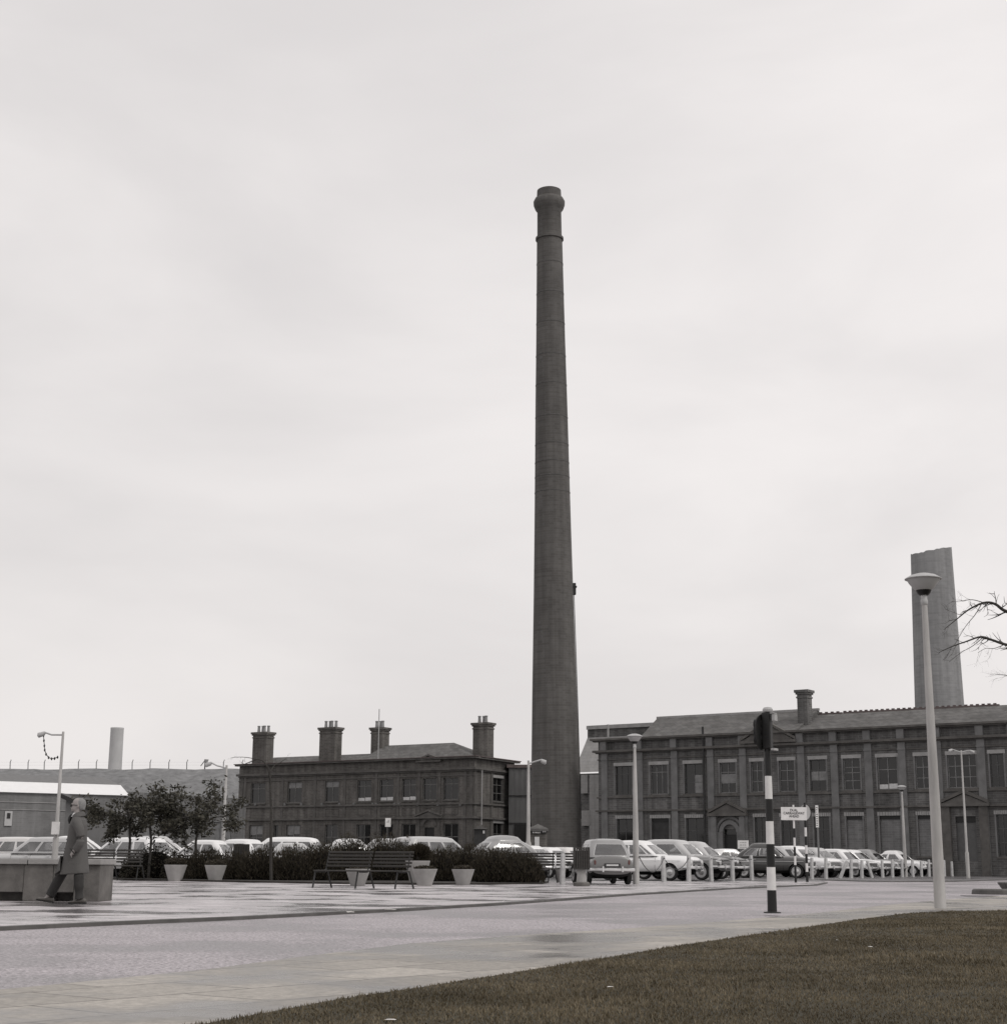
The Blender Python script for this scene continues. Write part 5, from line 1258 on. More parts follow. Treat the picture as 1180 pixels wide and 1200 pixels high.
# ================================================================== cars
def paint(name, v, w=0.0, rough=.3): return basic('paint ' + name, g(v, w), rough, .05, 2, spec=.5, coat=.5)
PAINTS = dict(white=paint('white', .80), cream=paint('cream', .66, .02), light=paint('light grey', .48), mid=paint('mid grey', .16, .01), dark=paint('dark grey', .05, .02), black=paint('black', .016), silver=paint('silver', .30))
M_dark = basic('car underside', g(.008), .9, .2); M_seat = basic('car seat', g(.035, .1), .7, .2)
M_lens = basic('headlight glass', g(.62), .12, .1, spec=.8); M_red = basic('tail lamp', (.12, .05, .045), .3, .1); M_plate = basic('number plate', g(.03), .4, .1)
M_hub = basic('hub cap', g(.6), .22, .1, metal=.9)
KINDS = {
 # x is in metres, front positive. lower: (x, halfwidth, ztop, zbot)
 'saloon': dict(L=4.1, H=1.47, belt=.93, low=[(-2.05, .62, .80, .42), (-2.0, .70, .86, .34), (-1.8, .765, .92, .26), (-1.3, .79, .945, .22), (0, .795, .94, .20), (.8, .79, .93, .22), (1.5, .785, .91, .24), (1.85, .765, .885, .30), (1.98, .72, .84, .36), (2.05, .60, .76, .42)],
      bx=(-1.28, .72), rx=(-.92, .12), hwb=.72, hwr=.57, wb=(-1.22, 1.26), dome=.055, boot=1),
 'estate': dict(L=4.1, H=1.52, belt=.93, low=[(-2.05, .66, .86, .40), (-2.0, .74, .92, .32), (-1.8, .775, .945, .26), (-1.3, .79, .95, .22), (0, .795, .94, .20), (.8, .79, .93, .22), (1.5, .785, .90, .24), (1.85, .765, .875, .30), (1.98, .72, .83, .36), (2.05, .60, .75, .42)],
      bx=(-1.98, .74), rx=(-1.72, .15), hwb=.73, hwr=.59, wb=(-1.22, 1.26), dome=.06, boot=0),
 'hatch': dict(L=3.65, H=1.47, belt=.90, low=[(-1.82, .62, .80, .40), (-1.78, .69, .88, .32), (-1.6, .74, .91, .24), (-1.2, .755, .915, .20), (0, .76, .91, .18), (.8, .755, .90, .20), (1.4, .74, .86, .24), (1.65, .71, .82, .30), (1.78, .66, .78, .34), (1.82, .55, .70, .40)],
      bx=(-1.60, .72), rx=(-1.22, .18), hwb=.68, hwr=.56, wb=(-1.15, 1.15), dome=.06, boot=0),
 'round': dict(L=3.85, H=1.53, belt=.94, low=[(-1.92, .42, .62, .38), (-1.82, .60, .78, .32), (-1.55, .71, .93, .26), (-1.1, .76, 1.0, .22), (-.3, .775, .985, .20), (.5, .775, .97, .20), (1.1, .76, .95, .24), (1.55, .72, .89, .28), (1.80, .62, .80, .34), (1.92, .42, .66, .40)],
      bx=(-1.42, .60), rx=(-.88, .12), hwb=.68, hwr=.50, wb=(-1.12, 1.18), dome=.13, boot=1),
 'van': dict(L=4.3, H=1.95, belt=1.10, low=[(-2.15, .78, 1.05, .42), (-2.1, .84, 1.1, .34), (-1.8, .86, 1.12, .28), (0, .87, 1.12, .24), (1.3, .87, 1.12, .26), (1.9, .84, 1.08, .30), (2.1, .78, 1.0, .36), (2.15, .66, .9, .42)],
      bx=(-2.12, 1.95), rx=(-2.05, 1.45), hwb=.84, hwr=.76, wb=(-1.25, 1.35), dome=.08, boot=0)}
def rr_loop(x0, x1, hw, r, bulge, z, NS=24, NF=12, NC=4):
    """closed loop: right side (y=-hw) rear->front, front right->left, left side front->rear, rear"""
    pts_ = []
    def corner(cx, cy, a0, a1):
        for k in range(1, NC): a = a0 + (a1 - a0) * k / NC; pts_.append((cx + r * math.cos(a), cy + r * math.sin(a)))
    for k in range(NS + 1): pts_.append((x0 + r + (x1 - x0 - 2 * r) * k / NS, -hw))
    corner(x1 - r, -hw + r, -PI/2, 0)
    for k in range(NF + 1): pts_.append((x1, -hw + r + (2 * hw - 2 * r) * k / NF))
    corner(x1 - r, hw - r, 0, PI/2)
    for k in range(NS + 1): pts_.append((x1 - r - (x1 - x0 - 2 * r) * k / NS, hw))
    corner(x0 + r, hw - r, PI/2, PI)
    for k in range(NF + 1): pts_.append((x0, hw - r - (2 * hw - 2 * r) * k / NF))
    corner(x0 + r, -hw + r, PI, 1.5 * PI)
    out = []
    for x, y in pts_:
        f = 1 - (y / hw) ** 2
        xm = (x0 + x1) / 2; e = bulge * f * (1 if x > xm else -1) * (abs(x - xm) / ((x1 - x0) / 2)) ** 4
        # plan taper of the sides toward front and rear
        t = abs(x - xm) / ((x1 - x0) / 2); y2 = y * (1 - .05 * t ** 3)
        out.append((x + e, y2, z))
    return out
CACHE = {}
def car_parts(kind):
    if kind in CACHE: return CACHE[kind]
    K = KINDS[kind]; D = {}
    # ---- lower body
    st = K['low']; xs_ = [s[0] for s in st]
    def interp(x, i):
        for a, b in zip(st, st[1:]):
            if a[0] <= x <= b[0]: t = (x - a[0]) / (b[0] - a[0]); t2 = t; return a[i] * (1 - t2) + b[i] * t2
        return st[-1][i]
    X = sorted(set(xs_ + [xs_[0] + (xs_[-1] - xs_[0]) * k / 36 for k in range(37)])); rings_ = []
    for x in X:
        hw, zt, zb = interp(x, 1), interp(x, 2), interp(x, 3); zc_ = (zt + zb) / 2; hz = (zt - zb) / 2; R = []
        for k in range(32):
            a = 2 * PI * (k + .5) / 32; n = 3.6; cy = math.copysign(abs(math.cos(a)) ** (2 / n), math.cos(a)); cz = math.copysign(abs(math.sin(a)) ** (2 / n), math.sin(a))
            w_ = hw * (1 - .13 * max(0, cz) ** 2 - .05 * max(0, -cz) ** 2)
            z = zc_ + hz * cz
            if cz > .8 and x > K['bx'][1]: # raised wings over the headlights, lower bonnet centre
                z += .015 * (abs(cy) - .4)
            R.append((x, w_ * cy, z))
        rings_.append(R)
    m = MB(); m.rings(rings_); me = m.mesh('body', [M_white, M_dark], True)
    o = link('tmp_body', me)
    cut = MB(); ra = .345
    for wx in K['wb']:
        for s in (-1, 1):
            c0 = len(cut.v); cut.lathe([(ra, s * .45 - .0), (ra, s * 1.1)], 28, (wx, 0, .30), 'y')
    cm = cut.mesh('cut', [M_dark]); co_ = link('tmp_cut', cm)
    mod = o.modifiers.new('b', 'BOOLEAN'); mod.operation = 'DIFFERENCE'; mod.object = co_; mod.solver = 'EXACT'
    apply_mods(o); me = o.data; me.name = 'body'
    me.materials.clear(); me.materials.append(M_white); me.materials.append(M_dark)
    for p in me.polygons:
        c = p.center; p.material_index = 0
        for wx in K['wb']:
            dd = math.hypot(c.x - wx, c.z - .30)
            if (abs(dd - ra) < .02 and abs(p.normal.y) < .5 and .44 < abs(c.y)) or (abs(abs(c.y) - .45) < .02 and dd < ra and abs(p.normal.y) > .9): p.material_index = 1
        if p.normal.z < -.7: p.material_index = 1
    try: me.set_sharp_from_angle(angle=math.radians(32))
    except Exception: pass
    bpy.data.objects.remove(o); bpy.data.objects.remove(co_); D['body'] = me
    # ---- cabin
    H = K['H']; zb = K['belt'] - .04; ztop = H - K['dome'] - .05; NS, NF, NC = 24, 12, 4
    levels = [(0, zb), (.10, K['belt'] + .02), (.34, None), (.58, None), (.84, None), (1.0, ztop)]
    loops = []
    for t, z in levels:
        z = z if z is not None else zb + (ztop - zb) * t
        t = (z - zb) / (ztop - zb); bul = .035 * math.sin(PI * t) * (2.0 if kind == 'round' else 1.0)
        x0 = K['bx'][0] * (1 - t) + K['rx'][0] * t - bul; x1 = K['bx'][1] * (1 - t) + K['rx'][1] * t + bul * .6; hw = K['hwb'] * (1 - t) + K['hwr'] * t + bul * .8
        loops.append(rr_loop(x0, x1, hw, .09 + .07 * t, .10 - .05 * t, z))
    top = loops[-1]; cx = (K['rx'][0] + K['rx'][1]) / 2
    for k, (s, dz) in enumerate(((.985, .022), (.93, .05), (.80, .05 + K['dome'] * .55), (.55, .05 + K['dome'] * .85), (.25, .05 + K['dome'] * .98))):
        loops.append([(cx + (p[0] - cx) * s, p[1] * s, ztop + dz) for p in top])
    n = len(top); i_r = 0; i_f = NS + NC; i_l = i_f + NF + NC; i_b = i_l + NS + NC
    def glass_idx(i):
        # i indexes the edge i->i+1 ; side windows with a pillar between
        if kind == 'van': sides = [(16, 23)]
        elif kind == 'estate': sides = [(1, 7), (8, 15), (16, 23)]
        elif kind == 'hatch': sides = [(2, 7), (9, 22)]
        elif kind == 'round': sides = [(2, 10), (12, 22)]
        else: sides = [(2, 11), (12, 21), (22, 24)]
        for base, rev in ((i_r, False), (i_l, True)):
            j = i - base
            if 0 <= j < NS:
                jj = NS - 1 - j if rev else j
                return any(a <= jj < b for a, b in sides)
        if i_f <= i < i_f + NF: return True
        if i_b <= i < i_b + NF: return kind != 'van' and 0 <= i - i_b < NF
        return False
    mb = MB(); mg = MB(); allv = [p for L_ in loops for p in L_]; fb = []; fg = []
    for k in range(len(loops) - 1):
        for i in range(n):
            f = (k * n + i, k * n + (i + 1) % n, (k + 1) * n + (i + 1) % n, (k + 1) * n + i)
            (fg if (1 <= k <= 3 and glass_idx(i)) else fb).append(f)
    fb.append(tuple((len(loops) - 1) * n + i for i in range(n)))
    def compact(fs):
        used = sorted(set(i for f in fs for i in f)); mp_ = {u: k for k, u in enumerate(used)}; return [allv[u] for u in used], [tuple(mp_[i] for i in f) for f in fs]
    mb.add(*compact(fb)); D['roof'] = mb.mesh('roof', [M_white], True)
    par_ = {}
    def fd(i):
        while par_.setdefault(i, i) != i: i = par_[i]
        return i
    for f_ in fg:
        for a in f_[1:]: par_[fd(a)] = fd(f_[0])
    comps = {}
    for f_ in fg: comps.setdefault(fd(f_[0]), []).append(f_)
    D['windows'] = []
    for fs_ in comps.values():
        v, f = compact(fs_); v = [(cx + (p[0] - cx) * .995, p[1] * .99, p[2]) for p in v]; mg = MB(); mg.add(v, f); cnt = {}; tm = MB()
        for f_ in fs_:
            for a, b in zip(f_, f_[1:] + f_[:1]): cnt[frozenset((a, b))] = cnt.get(frozenset((a, b)), 0) + 1
        for e, c in cnt.items():
            if c == 1: a, b = tuple(e); tm.tube([allv[a], allv[b]], .007, 4)
        D['windows'].append((mg.mesh('window', [M_carglass], True), tm.mesh('window_trim', [M_chrome])))
    # seats
    sm = MB(); 
    for x in ([.0, -.85] if kind != 'van' else [.7]):
        sm.box(x - .22, x + .30, -.58, .58, .42, .62); sm.box(x - .32, x - .18, -.58, .58, .55, 1.02)
    sm.box(.50, .62, -.6, .6, .6, .93)
    D['seats'] = sm.mesh('seats', [M_seat])
    # bumpers
    L2 = K['L'] / 2
    def bumper(s):
        m = MB(); P_ = []; R = []
        hwB = K['low'][2][1] + .02
        path = [(L2 - .30, -hwB), (L2 - .05, -hwB + .02), (L2 + .05, -hwB * .75), (L2 + .085, 0), (L2 + .05, hwB * .75), (L2 - .05, hwB - .02), (L2 - .30, hwB)]
        m2 = []
        for x, y in path: m2.append([(s * (x), y, .42), (s * (x + .035), y * 1.02, .445), (s * (x + .035), y * 1.02, .50), (s * x, y, .525), (s * (x - .02), y * .98, .47)])
        m.rings(m2)
        for y in (-.32, .32): m.box(min(s * (L2 + .06), s * (L2 + .13)), max(s * (L2 + .06), s * (L2 + .13)), y - .025, y + .025, .40, .58)
        return m
    D['front_bumper'] = bumper(1).mesh('bumper', [M_chrome], True); D['rear_bumper'] = bumper(-1).mesh('bumper', [M_chrome], True)
    m = MB()
    for wy in (-.0,):
        m.box(L2 - .06, L2 + .012, -.40, .40, .52, .70)
    D['grille'] = m.mesh('grille', [M_iron]); m = MB()
    for k in range(4): m.box(L2 - .02, L2 + .022, -.41, .41, .525 + k * .05, .54 + k * .05)
    m.box(L2 - .03, L2 + .025, -.43, .43, .71, .735)
    D['grille_bars'] = m.mesh('bars', [M_chrome])
    m = MB(); m.lathe([(.01, .075), (.05, .07), (.085, .045), (.088, 0), (.088, -.1)], 18, (0, 0, 0), 'x'); D['lens'] = m.mesh('headlight', [M_lens], True)
    m = MB(); m.lathe([(.086, -.12), (.105, -.02), (.112, .03), (.104, .05), (.088, .045)], 18, (0, 0, 0), 'x'); D['rim'] = m.mesh('headlight_rim', [M_chrome], True)
    m = MB(); m.rings([[(.0 - x_, r_ * .75 * math.cos(a), r_ * 1.7 * math.sin(a)) for a in [2*PI*i/12 for i in range(12)]] for x_, r_ in ((-.12, .045), (.02, .05), (.045, .035))]); D['tail'] = m.mesh('tail_light', [M_red], True)
    # wheel
    m = MB(); m.lathe([(.20, -.07), (.27, -.08), (.295, -.06), (.30, 0), (.295, .06), (.27, .08), (.20, .07)], 26, (0, 0, 0), 'y'); D['tyre'] = m.mesh('tyre', [M_rubber], True)
    m = MB(); m.lathe([(.205, -.045), (.20, -.06), (.17, -.05), (.12, -.075), (.06, -.088), (.01, -.09)], 24, (0, 0, 0), 'y'); D['hub'] = m.mesh('hub_cap', [M_hub], True)
    m = MB(); m.lathe([(.206, -.075), (.20, -.05), (.206, .07), (.01, .07)], 20, (0, 0, 0), 'y'); D['disc'] = m.mesh('wheel_disc', [M_cgrey], True)
    # side trim, door seams, handles
    m = MB()
    doors = {'saloon': (-.95, -.08, .70), 'estate': (-.95, -.08, .70), 'hatch': (-.35, .68), 'round': (-.75, -.05, .62), 'van': (.75, 1.5)}[kind]
    for s in (-1, 1):
        for x in doors:
            hw = interp(x, 1); zt = interp(x, 2); zb_ = interp(x, 3)
            zc_, hz = (zt + zb_) / 2, (zt - zb_) / 2
            pp = []
            for k in range(9):
                a = -1.0 + 1.95 * k / 8 * .95; n = 3.6; sa = math.sin(a); cz = math.copysign(abs(sa) ** (2 / n), sa); cy = abs(math.cos(a)) ** (2 / n); w_ = hw * (1 - .13 * max(0, cz) ** 2 - .05 * max(0, -cz) ** 2)
                pp.append((x, s * (w_ * cy + .001), zc_ + hz * cz))
            m.tube(pp, .006, 4)
    D['door_seam'] = m.mesh('door_seams', [M_dark]); m = MB()
    for s in (-1, 1):
        for x in doors[:-1]: m.box(x + .07, x + .2, s * (interp(x, 1)) * .985 - .012, s * (interp(x, 1)) * .985 + .018, .80, .82)
        pp = [(x, s * (interp(x, 1) * .999 + .004), .72) for x in [-1.7 + .2 * k for k in range(18)] if K['low'][1][0] + .15 < x < K['low'][-2][0] - .1]
        m.tube(pp, .009, 4)
    D['door_handle'] = m.mesh('side_trim', [M_chrome]); D['interp'] = interp
    m = MB(); m.box(-L2 - .045, -L2 - .02, -.26, .26, .56, .67); D['plate_r'] = m.mesh('number_plate', [M_plate]); m = MB(); m.box(-L2 - .05, -L2 - .046, -.2, .2, .59, .64); D['plate_rt'] = m.mesh('plate_letters', [M_curt])
    m = MB(); m.box(L2 + .05, L2 + .06, -.25, .25, .33, .42); D['plate_f'] = m.mesh('number_plate', [M_plate])
    CACHE[kind] = D; return D
def mk(name, me, parent, mat=None, loc=None, rot=None, slot=0):
    o = link(name, me, parent, loc, rot)
    if mat: o.material_slots[slot].link = 'OBJECT'; o.material_slots[slot].material = mat
    return o
def car(x, y, yaw, kind, c1, label, c2=None, scale=1.0, group='cars parked in the car park'):
    D = car_parts(kind); K = KINDS[kind]; L2 = K['L'] / 2
    t = thing('parked_car', label, 'car', (x, y, 0), yaw, group); t.scale = (scale,) * 3
    p1 = PAINTS[c1]; p2 = PAINTS[c2 or c1]
    b = mk('body', D['body'], t, p1); r = mk('roof', D['roof'], t, p2)
    
    for gm, tmm in D['windows']: wn = mk('window', gm, t); mk('trim', tmm, wn)
    mk('seats', D['seats'], t)
    mk('bumper', D['front_bumper'], t); mk('bumper', D['rear_bumper'], t)
    gr = mk('grille', D['grille'], t); mk('bars', D['grille_bars'], gr)
    zc_ = .66 if kind != 'round' else .70; hy = .56 if kind != 'round' else .52
    for s in (-1, 1):
        hl = mk('headlight', D['lens'], t, None, (L2 - .03 - (.10 if kind == 'round' else 0), s * hy, zc_)); mk('rim', D['rim'], hl)
        mk('tail_light', D['tail'], t, None, (-L2 + .03 + (.17 if kind == 'round' else 0), s * (hy - .0), .70))
        for wx in K['wb']:
            w_ = thing_part('wheel', t, (wx, s * .655, .30), 0 if s < 0 else PI); mk('tyre', D['tyre'], w_); mk('hub_cap', D['hub'], w_); mk('rim', D['disc'], w_)
    mk('door_seams', D['door_seam'], b); mk('side_trim', D['door_handle'], b)
    pr = mk('number_plate', D['plate_r'], t); mk('plate_letters', D['plate_rt'], pr); mk('number_plate', D['plate_f'], t)
    return t
def thing_part(name, par, loc, rz):
    o = bpy.data.objects.new(name, None); col.objects.link(o); o.parent = par; o.location = loc; o.rotation_euler = (0, 0, rz); o.empty_display_size = .1; return o
R_ = math.radians
# --- row along the bollards: noses toward the road, parked at an angle
row = [  # nose column px, yaw deg, kind, colour, scale, set back, label, roofcolour
 (823, -27, 'saloon', 'white', 1.0, .55, 'white saloon with shiny hub caps, nose to the bollards, behind the pale lamp post', None),
 (858, -30, 'hatch', 'mid', 1.06, .5, 'mid grey fastback car squeezed behind the white saloon at the bollards', 'light'),
 (880, -32, 'round', 'dark', 1.02, 1.4, 'dark round nosed car with a pale roof, its chrome bumper by the dark saloon', 'light'),
 (956, -16, 'round', 'dark', 1.05, 1.0, 'dark rounded saloon seen side on behind the striped traffic signal pole', None),
 (966, -40, 'hatch', 'light', 1.05, 2.3, 'pale grey car between the dark rounded saloon and the white saloon by the sign post', None),
 (988, -45, 'saloon', 'white', 1.06, 1.2, 'white saloon with a bright chrome front just right of the narrow sign post', None),
 (1008, -45, 'saloon', 'light', 1.02, .8, 'light grey saloon behind the two knocked bollards', None),
 (1030, -42, 'hatch', 'white', 1.0, .8, 'white car in the far row between the leaning bollards', None),
 (1047, -45, 'saloon', 'white', 1.0, .8, 'white saloon left of the small distant bowl lamp', None),
 (1064, -40, 'round', 'silver', 1.0, .8, 'silvery rounded car just behind the small distant bowl lamp', None),
 (1094, -38, 'round', 'white', 1.0, .8, 'last pale rounded car of the far row, next to the tall lamp post', None)]
nrm = Vector((-bd.y, bd.x, 0))
def project(x, y, z):
    """picture column of a world point"""
    dep = y * math.cos(TH) + (z - CAMH) * math.sin(TH); return 590 + F * x / dep - ROLL * 430
for px, yaw, kind, c, sc_, back, lab, c2 in row:
    sc_ *= 1.09
    yw = R_(yaw); f = Vector((math.cos(yw), math.sin(yw), 0)); L2 = KINDS[kind]['L'] / 2 * sc_; lft = Vector((-f.y, f.x, 0)); s_ = 0.0
    p = on_line(px - 10)
    for it in range(12):
        ctr = p + bd * s_ + nrm * back - f * L2 - lft * (.55 * sc_)
        ext = max(project((ctr + f * L2 * a + lft * .62 * sc_ * b).x, (ctr + f * L2 * a + lft * .62 * sc_ * b).y, .6) for a in (1, .94) for b in (-1, 1))
        s_ += (px - ext) / F * ctr.y / max(.3, bd.x - bd.y * ctr.x / ctr.y)
    ctr = p + bd * s_ + nrm * back - f * L2 - lft * (.55 * sc_)
    car(ctr.x, ctr.y, yw, kind, c, lab, c2, sc_)
def car_at(px, Yd, yaw, kind, c, lab, c2=None, roof=983):
    p = P(px, 1010, Yd); sc_ = min(1.16, max(.92, Zat(px, roof, Yd) / KINDS[kind]['H'])); car(p.x, Yd, R_(yaw), kind, c, lab, c2, sc_)
car_at(704, 52.6, 98, 'hatch', 'mid', 'small grey estate with a paler roof seen from behind, by the litter bin', 'silver', 983.5)
car_at(517, 56.5, 42, 'estate', 'dark', 'dark estate car with a pale roof behind the round bush planter', 'light', 981)
car_at(577, 56.5, 205, 'round', 'mid', 'grey round roofed car just right of the dark estate, above the shrubs', 'silver', 979)
car_at(626, 74, -35, 'saloon', 'white', 'white saloon in front of the gatehouse at the foot of the tall chimney', None, 991)
car_at(648, 78, -38, 'saloon', 'white', 'second white saloon right of the gatehouse, half hidden by the bench', None, 993)
car_at(668, 80, -40, 'hatch', 'cream', 'cream car just left of the small two tone estate, farther back', None, 993)
car_at(604, 68, -50, 'round', 'white', 'pale rounded car behind the grey round roofed car', None, 991)
car_at(858, 84, 15, 'saloon', 'white', 'white car far behind the dark pale roofed car, below the white notice board', None, 995)
# left group
car_at(2, 63, 160, 'estate', 'cream', 'cream estate car at the far left edge behind the concrete wall', None, 981)
car_at(42, 62, 172, 'estate', 'light', 'pale estate car behind the concrete wall, left of the walking man', None, 981)
car_at(97, 64, 20, 'saloon', 'white', 'white saloon directly behind the walking man', None, 980)
car_at(141, 63, 155, 'estate', 'white', 'white estate car between the walking man and the left leafy tree', None, 981.5)
car_at(192, 66, 12, 'saloon', 'light', 'pale saloon behind the middle leafy tree', None, 980)
car_at(232, 61, 168, 'saloon', 'white', 'white saloon behind the right leafy tree with its bonnet to the left', None, 984.5)
car_at(273, 63, 160, 'saloon', 'white', 'white saloon just left of the bare sapling', None, 983.5)
car_at(318, 69, 178, 'estate', 'white', 'long white roofed estate behind the bare sapling', None, 981)
car_at(352, 64, 14, 'saloon', 'light', 'light grey saloon just right of the bare sapling', None, 988)
car_at(386, 66, 170, 'saloon', 'white', 'white saloon behind the shrubs at the left end of the long bench', None, 989)
car_at(419, 58, 20, 'round', 'white', 'pale rounded car, only its roof showing above the tall shrubs', None, 983)
car_at(466, 60, 10, 'saloon', 'light', 'pale car whose roof just shows left of the dark estate', None, 983)
# --- more cars filling the rows behind
# ================================================================== walking man (local: faces -X, camera side is -Y)
M_skin = basic('skin', (.33, .305, .295), .6, .1, 10); M_coat = basic('raincoat', g(.090, .03), .75, .18, 4, bump=.25, bscale=30)
M_trs = basic('trousers', g(.033, .03), .8, .25, 6); M_shoe = basic('shoes', g(.075, .08), .45, .3, 8); M_hair = basic('grey hair', g(.24), .7, .3, 60, bump=.5, bscale=120)
M_shirt = basic('shirt', g(.72), .7, .05)
mp0 = G(84, 1060); man = thing('person', 'grey haired man in glasses and knee length raincoat striding left past the concrete wall', 'person', (mp0.x, mp0.y, 0), 0)
HM = Zat(83, 935.5, mp0.y); s = HM / 1.78; man.scale = (s, s, s)
def ell_ring(cx, cy, z, rx, ry, n=28, sq=2.2, wav=0, ph=0, tilt=(0, 0)):
    R = []
    for k in range(n):
        a = 2 * PI * k / n; x = math.copysign(abs(math.cos(a)) ** (2 / sq), math.cos(a)) * rx; y = math.copysign(abs(math.sin(a)) ** (2 / sq), math.sin(a)) * ry
        w_ = 1 + wav * math.sin(5 * a + ph)
        R.append((cx + x * w_, cy + y * w_, z + tilt[0] * x + tilt[1] * y))
    return R
def limb(m, pts_, n=14):
    m.tube([p[:3] for p in pts_], [p[3] for p in pts_], n)
def remesh(o, vs, sm=4):
    r = o.modifiers.new('r', 'REMESH'); r.mode = 'VOXEL'; r.voxel_size = vs; r.use_smooth_shade = True
    if sm: q = o.modifiers.new('s', 'SMOOTH'); q.iterations = sm; q.factor = .5
    apply_mods(o)
    o.data.polygons.foreach_set('use_smooth', [True] * len(o.data.polygons)); return o
# body: torso, neck, head, arms, legs -> one skin
m = MB()
m.rings([ell_ring(.02, 0, .88, .11, .15), ell_ring(.02, 0, 1.0, .115, .15), ell_ring(.02, 0, 1.2, .11, .16), ell_ring(.02, 0, 1.36, .10, .18), ell_ring(.02, 0, 1.44, .07, .14), ell_ring(.01, 0, 1.48, .05, .06)])
limb(m, [(.02, 0, 1.42, .062), (.0, 0, 1.52, .058), (-.01, 0, 1.58, .06)])
# head rings (profile, facing -x)
hr = [(1.545, .012, .045, .045), (1.565, -.012, .07, .058), (1.59, -.02, .088, .066), (1.62, -.012, .094, .072), (1.65, -.004, .097, .076), (1.68, .004, .100, .078), (1.71, .008, .101, .078), (1.74, .010, .094, .072), (1.765, .012, .072, .056), (1.78, .012, .035, .028)]
m.rings([ell_ring(cx, 0, z, rx, ry, 24, 2.15) for z, cx, rx, ry in hr])
# nose, brow, chin, ears, lips
m.rings([[(-.098, -.012, 1.665), (-.098, .012, 1.665), (-.08, .014, 1.66), (-.08, -.014, 1.66)], [(-.128, -.016, 1.625), (-.128, .016, 1.625), (-.09, .02, 1.62), (-.09, -.02, 1.62)], [(-.115, -.014, 1.612), (-.115, .014, 1.612), (-.09, .018, 1.61), (-.09, -.018, 1.61)]])
limb(m, [(-.100, -.045, 1.675, .012), (-.108, 0, 1.678, .012), (-.100, .045, 1.675, .012)], 8)
limb(m, [(-.100, -.022, 1.593, .008), (-.110, 0, 1.593, .010), (-.100, .022, 1.593, .008)], 8)
limb(m, [(-.09, -.02, 1.562, .014), (-.098, 0, 1.56, .016), (-.09, .02, 1.562, .014)], 8)
for sd_ in (-1, 1): limb(m, [(.012, sd_ * .074, 1.61, .010), (.02, sd_ * .082, 1.64, .016), (.018, sd_ * .080, 1.667, .012)], 8)
# arms (near arm bent with the hand in the pocket, far arm slightly forward)
for sd_ in (-1, 1):
    fx = .0 if sd_ < 0 else -.13
    limb(m, [(.03, sd_ * .18, 1.40, .055), (.11 + fx, sd_ * .235, 1.26, .05), (.155 + fx, sd_ * .25, 1.12, .042), (.145 + fx, sd_ * .25, 1.03, .036), (.08 + fx, sd_ * .235, .93, .028), (.05 + fx, sd_ * .225, .90, .030)], 12)
    # palm and fingers
    px_, pz_ = .04 + fx, .88
    limb(m, [(px_, sd_ * .225, pz_ + .02, .030), (px_ - .03, sd_ * .205, pz_ - .05, .034)], 10)
    for k in range(4):
        yy = sd_ * (.185 + .017 * k); ln = (.055, .07, .066, .05)[k]
        limb(m, [(px_ - .03, yy, pz_ - .045, .011), (px_ - .045, yy, pz_ - .045 - ln * .6, .010), (px_ - .03, yy, pz_ - .045 - ln, .009)], 8)
    limb(m, [(px_ - .01, sd_ * .225, pz_ - .0, .012), (px_ - .05, sd_ * .215, pz_ - .035, .011), (px_ - .062, sd_ * .22, pz_ - .065, .010)], 8)
# legs: left(near, -y) leg trailing upright, far leg forward
hipz = .90
legN = [(.03, -.09, .92, .085), (.10, -.10, .66, .068), (.115, -.10, .48, .055), (.13, -.10, .30, .05), (.155, -.10, .09, .036)]
legF = [(.0, .09, .92, .085), (-.16, .10, .68, .068), (-.24, .10, .49, .055), (-.35, .10, .30, .05), (-.45, .10, .11, .036)]
limb(m, legN); limb(m, legF)
limb(m, [(.17, -.10, .07, .036), (.10, -.10, .045, .03), (.03, -.10, .03, .02)]); limb(m, [(-.45, .10, .09, .036), (-.52, .10, .07, .03), (-.59, .10, .075, .02)])
body = m.obj('body', M_skin, man); remesh(body, .009, 3)
# eyes and glasses
m = MB()
for sd_ in (-1, 1): m.lathe([(.001, -.012), (.009, -.009), (.012, 0), (.009, .009), (.001, .012)], 10, (-.085, sd_ * .030, 1.652), 'x')
m.obj('eyes', basic('eye', g(.25), .3, .5, 80), body, smooth=True)
gl_ = MB()
for sd_ in (-1, 1):
    ring = [(-.112, sd_ * .032 + .021 * math.cos(a), 1.652 + .019 * math.sin(a)) for a in [2*PI*i/14 for i in range(15)]]
    gl_.tube(ring, .006, 5); gl_.tube([(-.112, sd_ * .053, 1.658), (-.05, sd_ * .081, 1.66), (.02, sd_ * .086, 1.655)], .005, 5)
gl_.tube([(-.114, -.011, 1.655), (-.118, 0, 1.658), (-.114, .011, 1.655)], .005, 5)
gl_.obj('glasses', M_black, man)
# hair: receding, short grey back and sides with a thin top
m = MB()
m.rings([ell_ring(.020 + dx, 0, z, rx, ry, 24, 2.1) for z, dx, rx, ry in ((1.58, .050, .045, .055), (1.61, .042, .062, .070), (1.64, .036, .072, .080), (1.67, .034, .078, .083), (1.70, .032, .082, .083), (1.73, .026, .080, .077), (1.76, .016, .066, .060), (1.783, .008, .035, .03))])
h = m.obj('hair', M_hair, man); remesh(h, .007, 2)
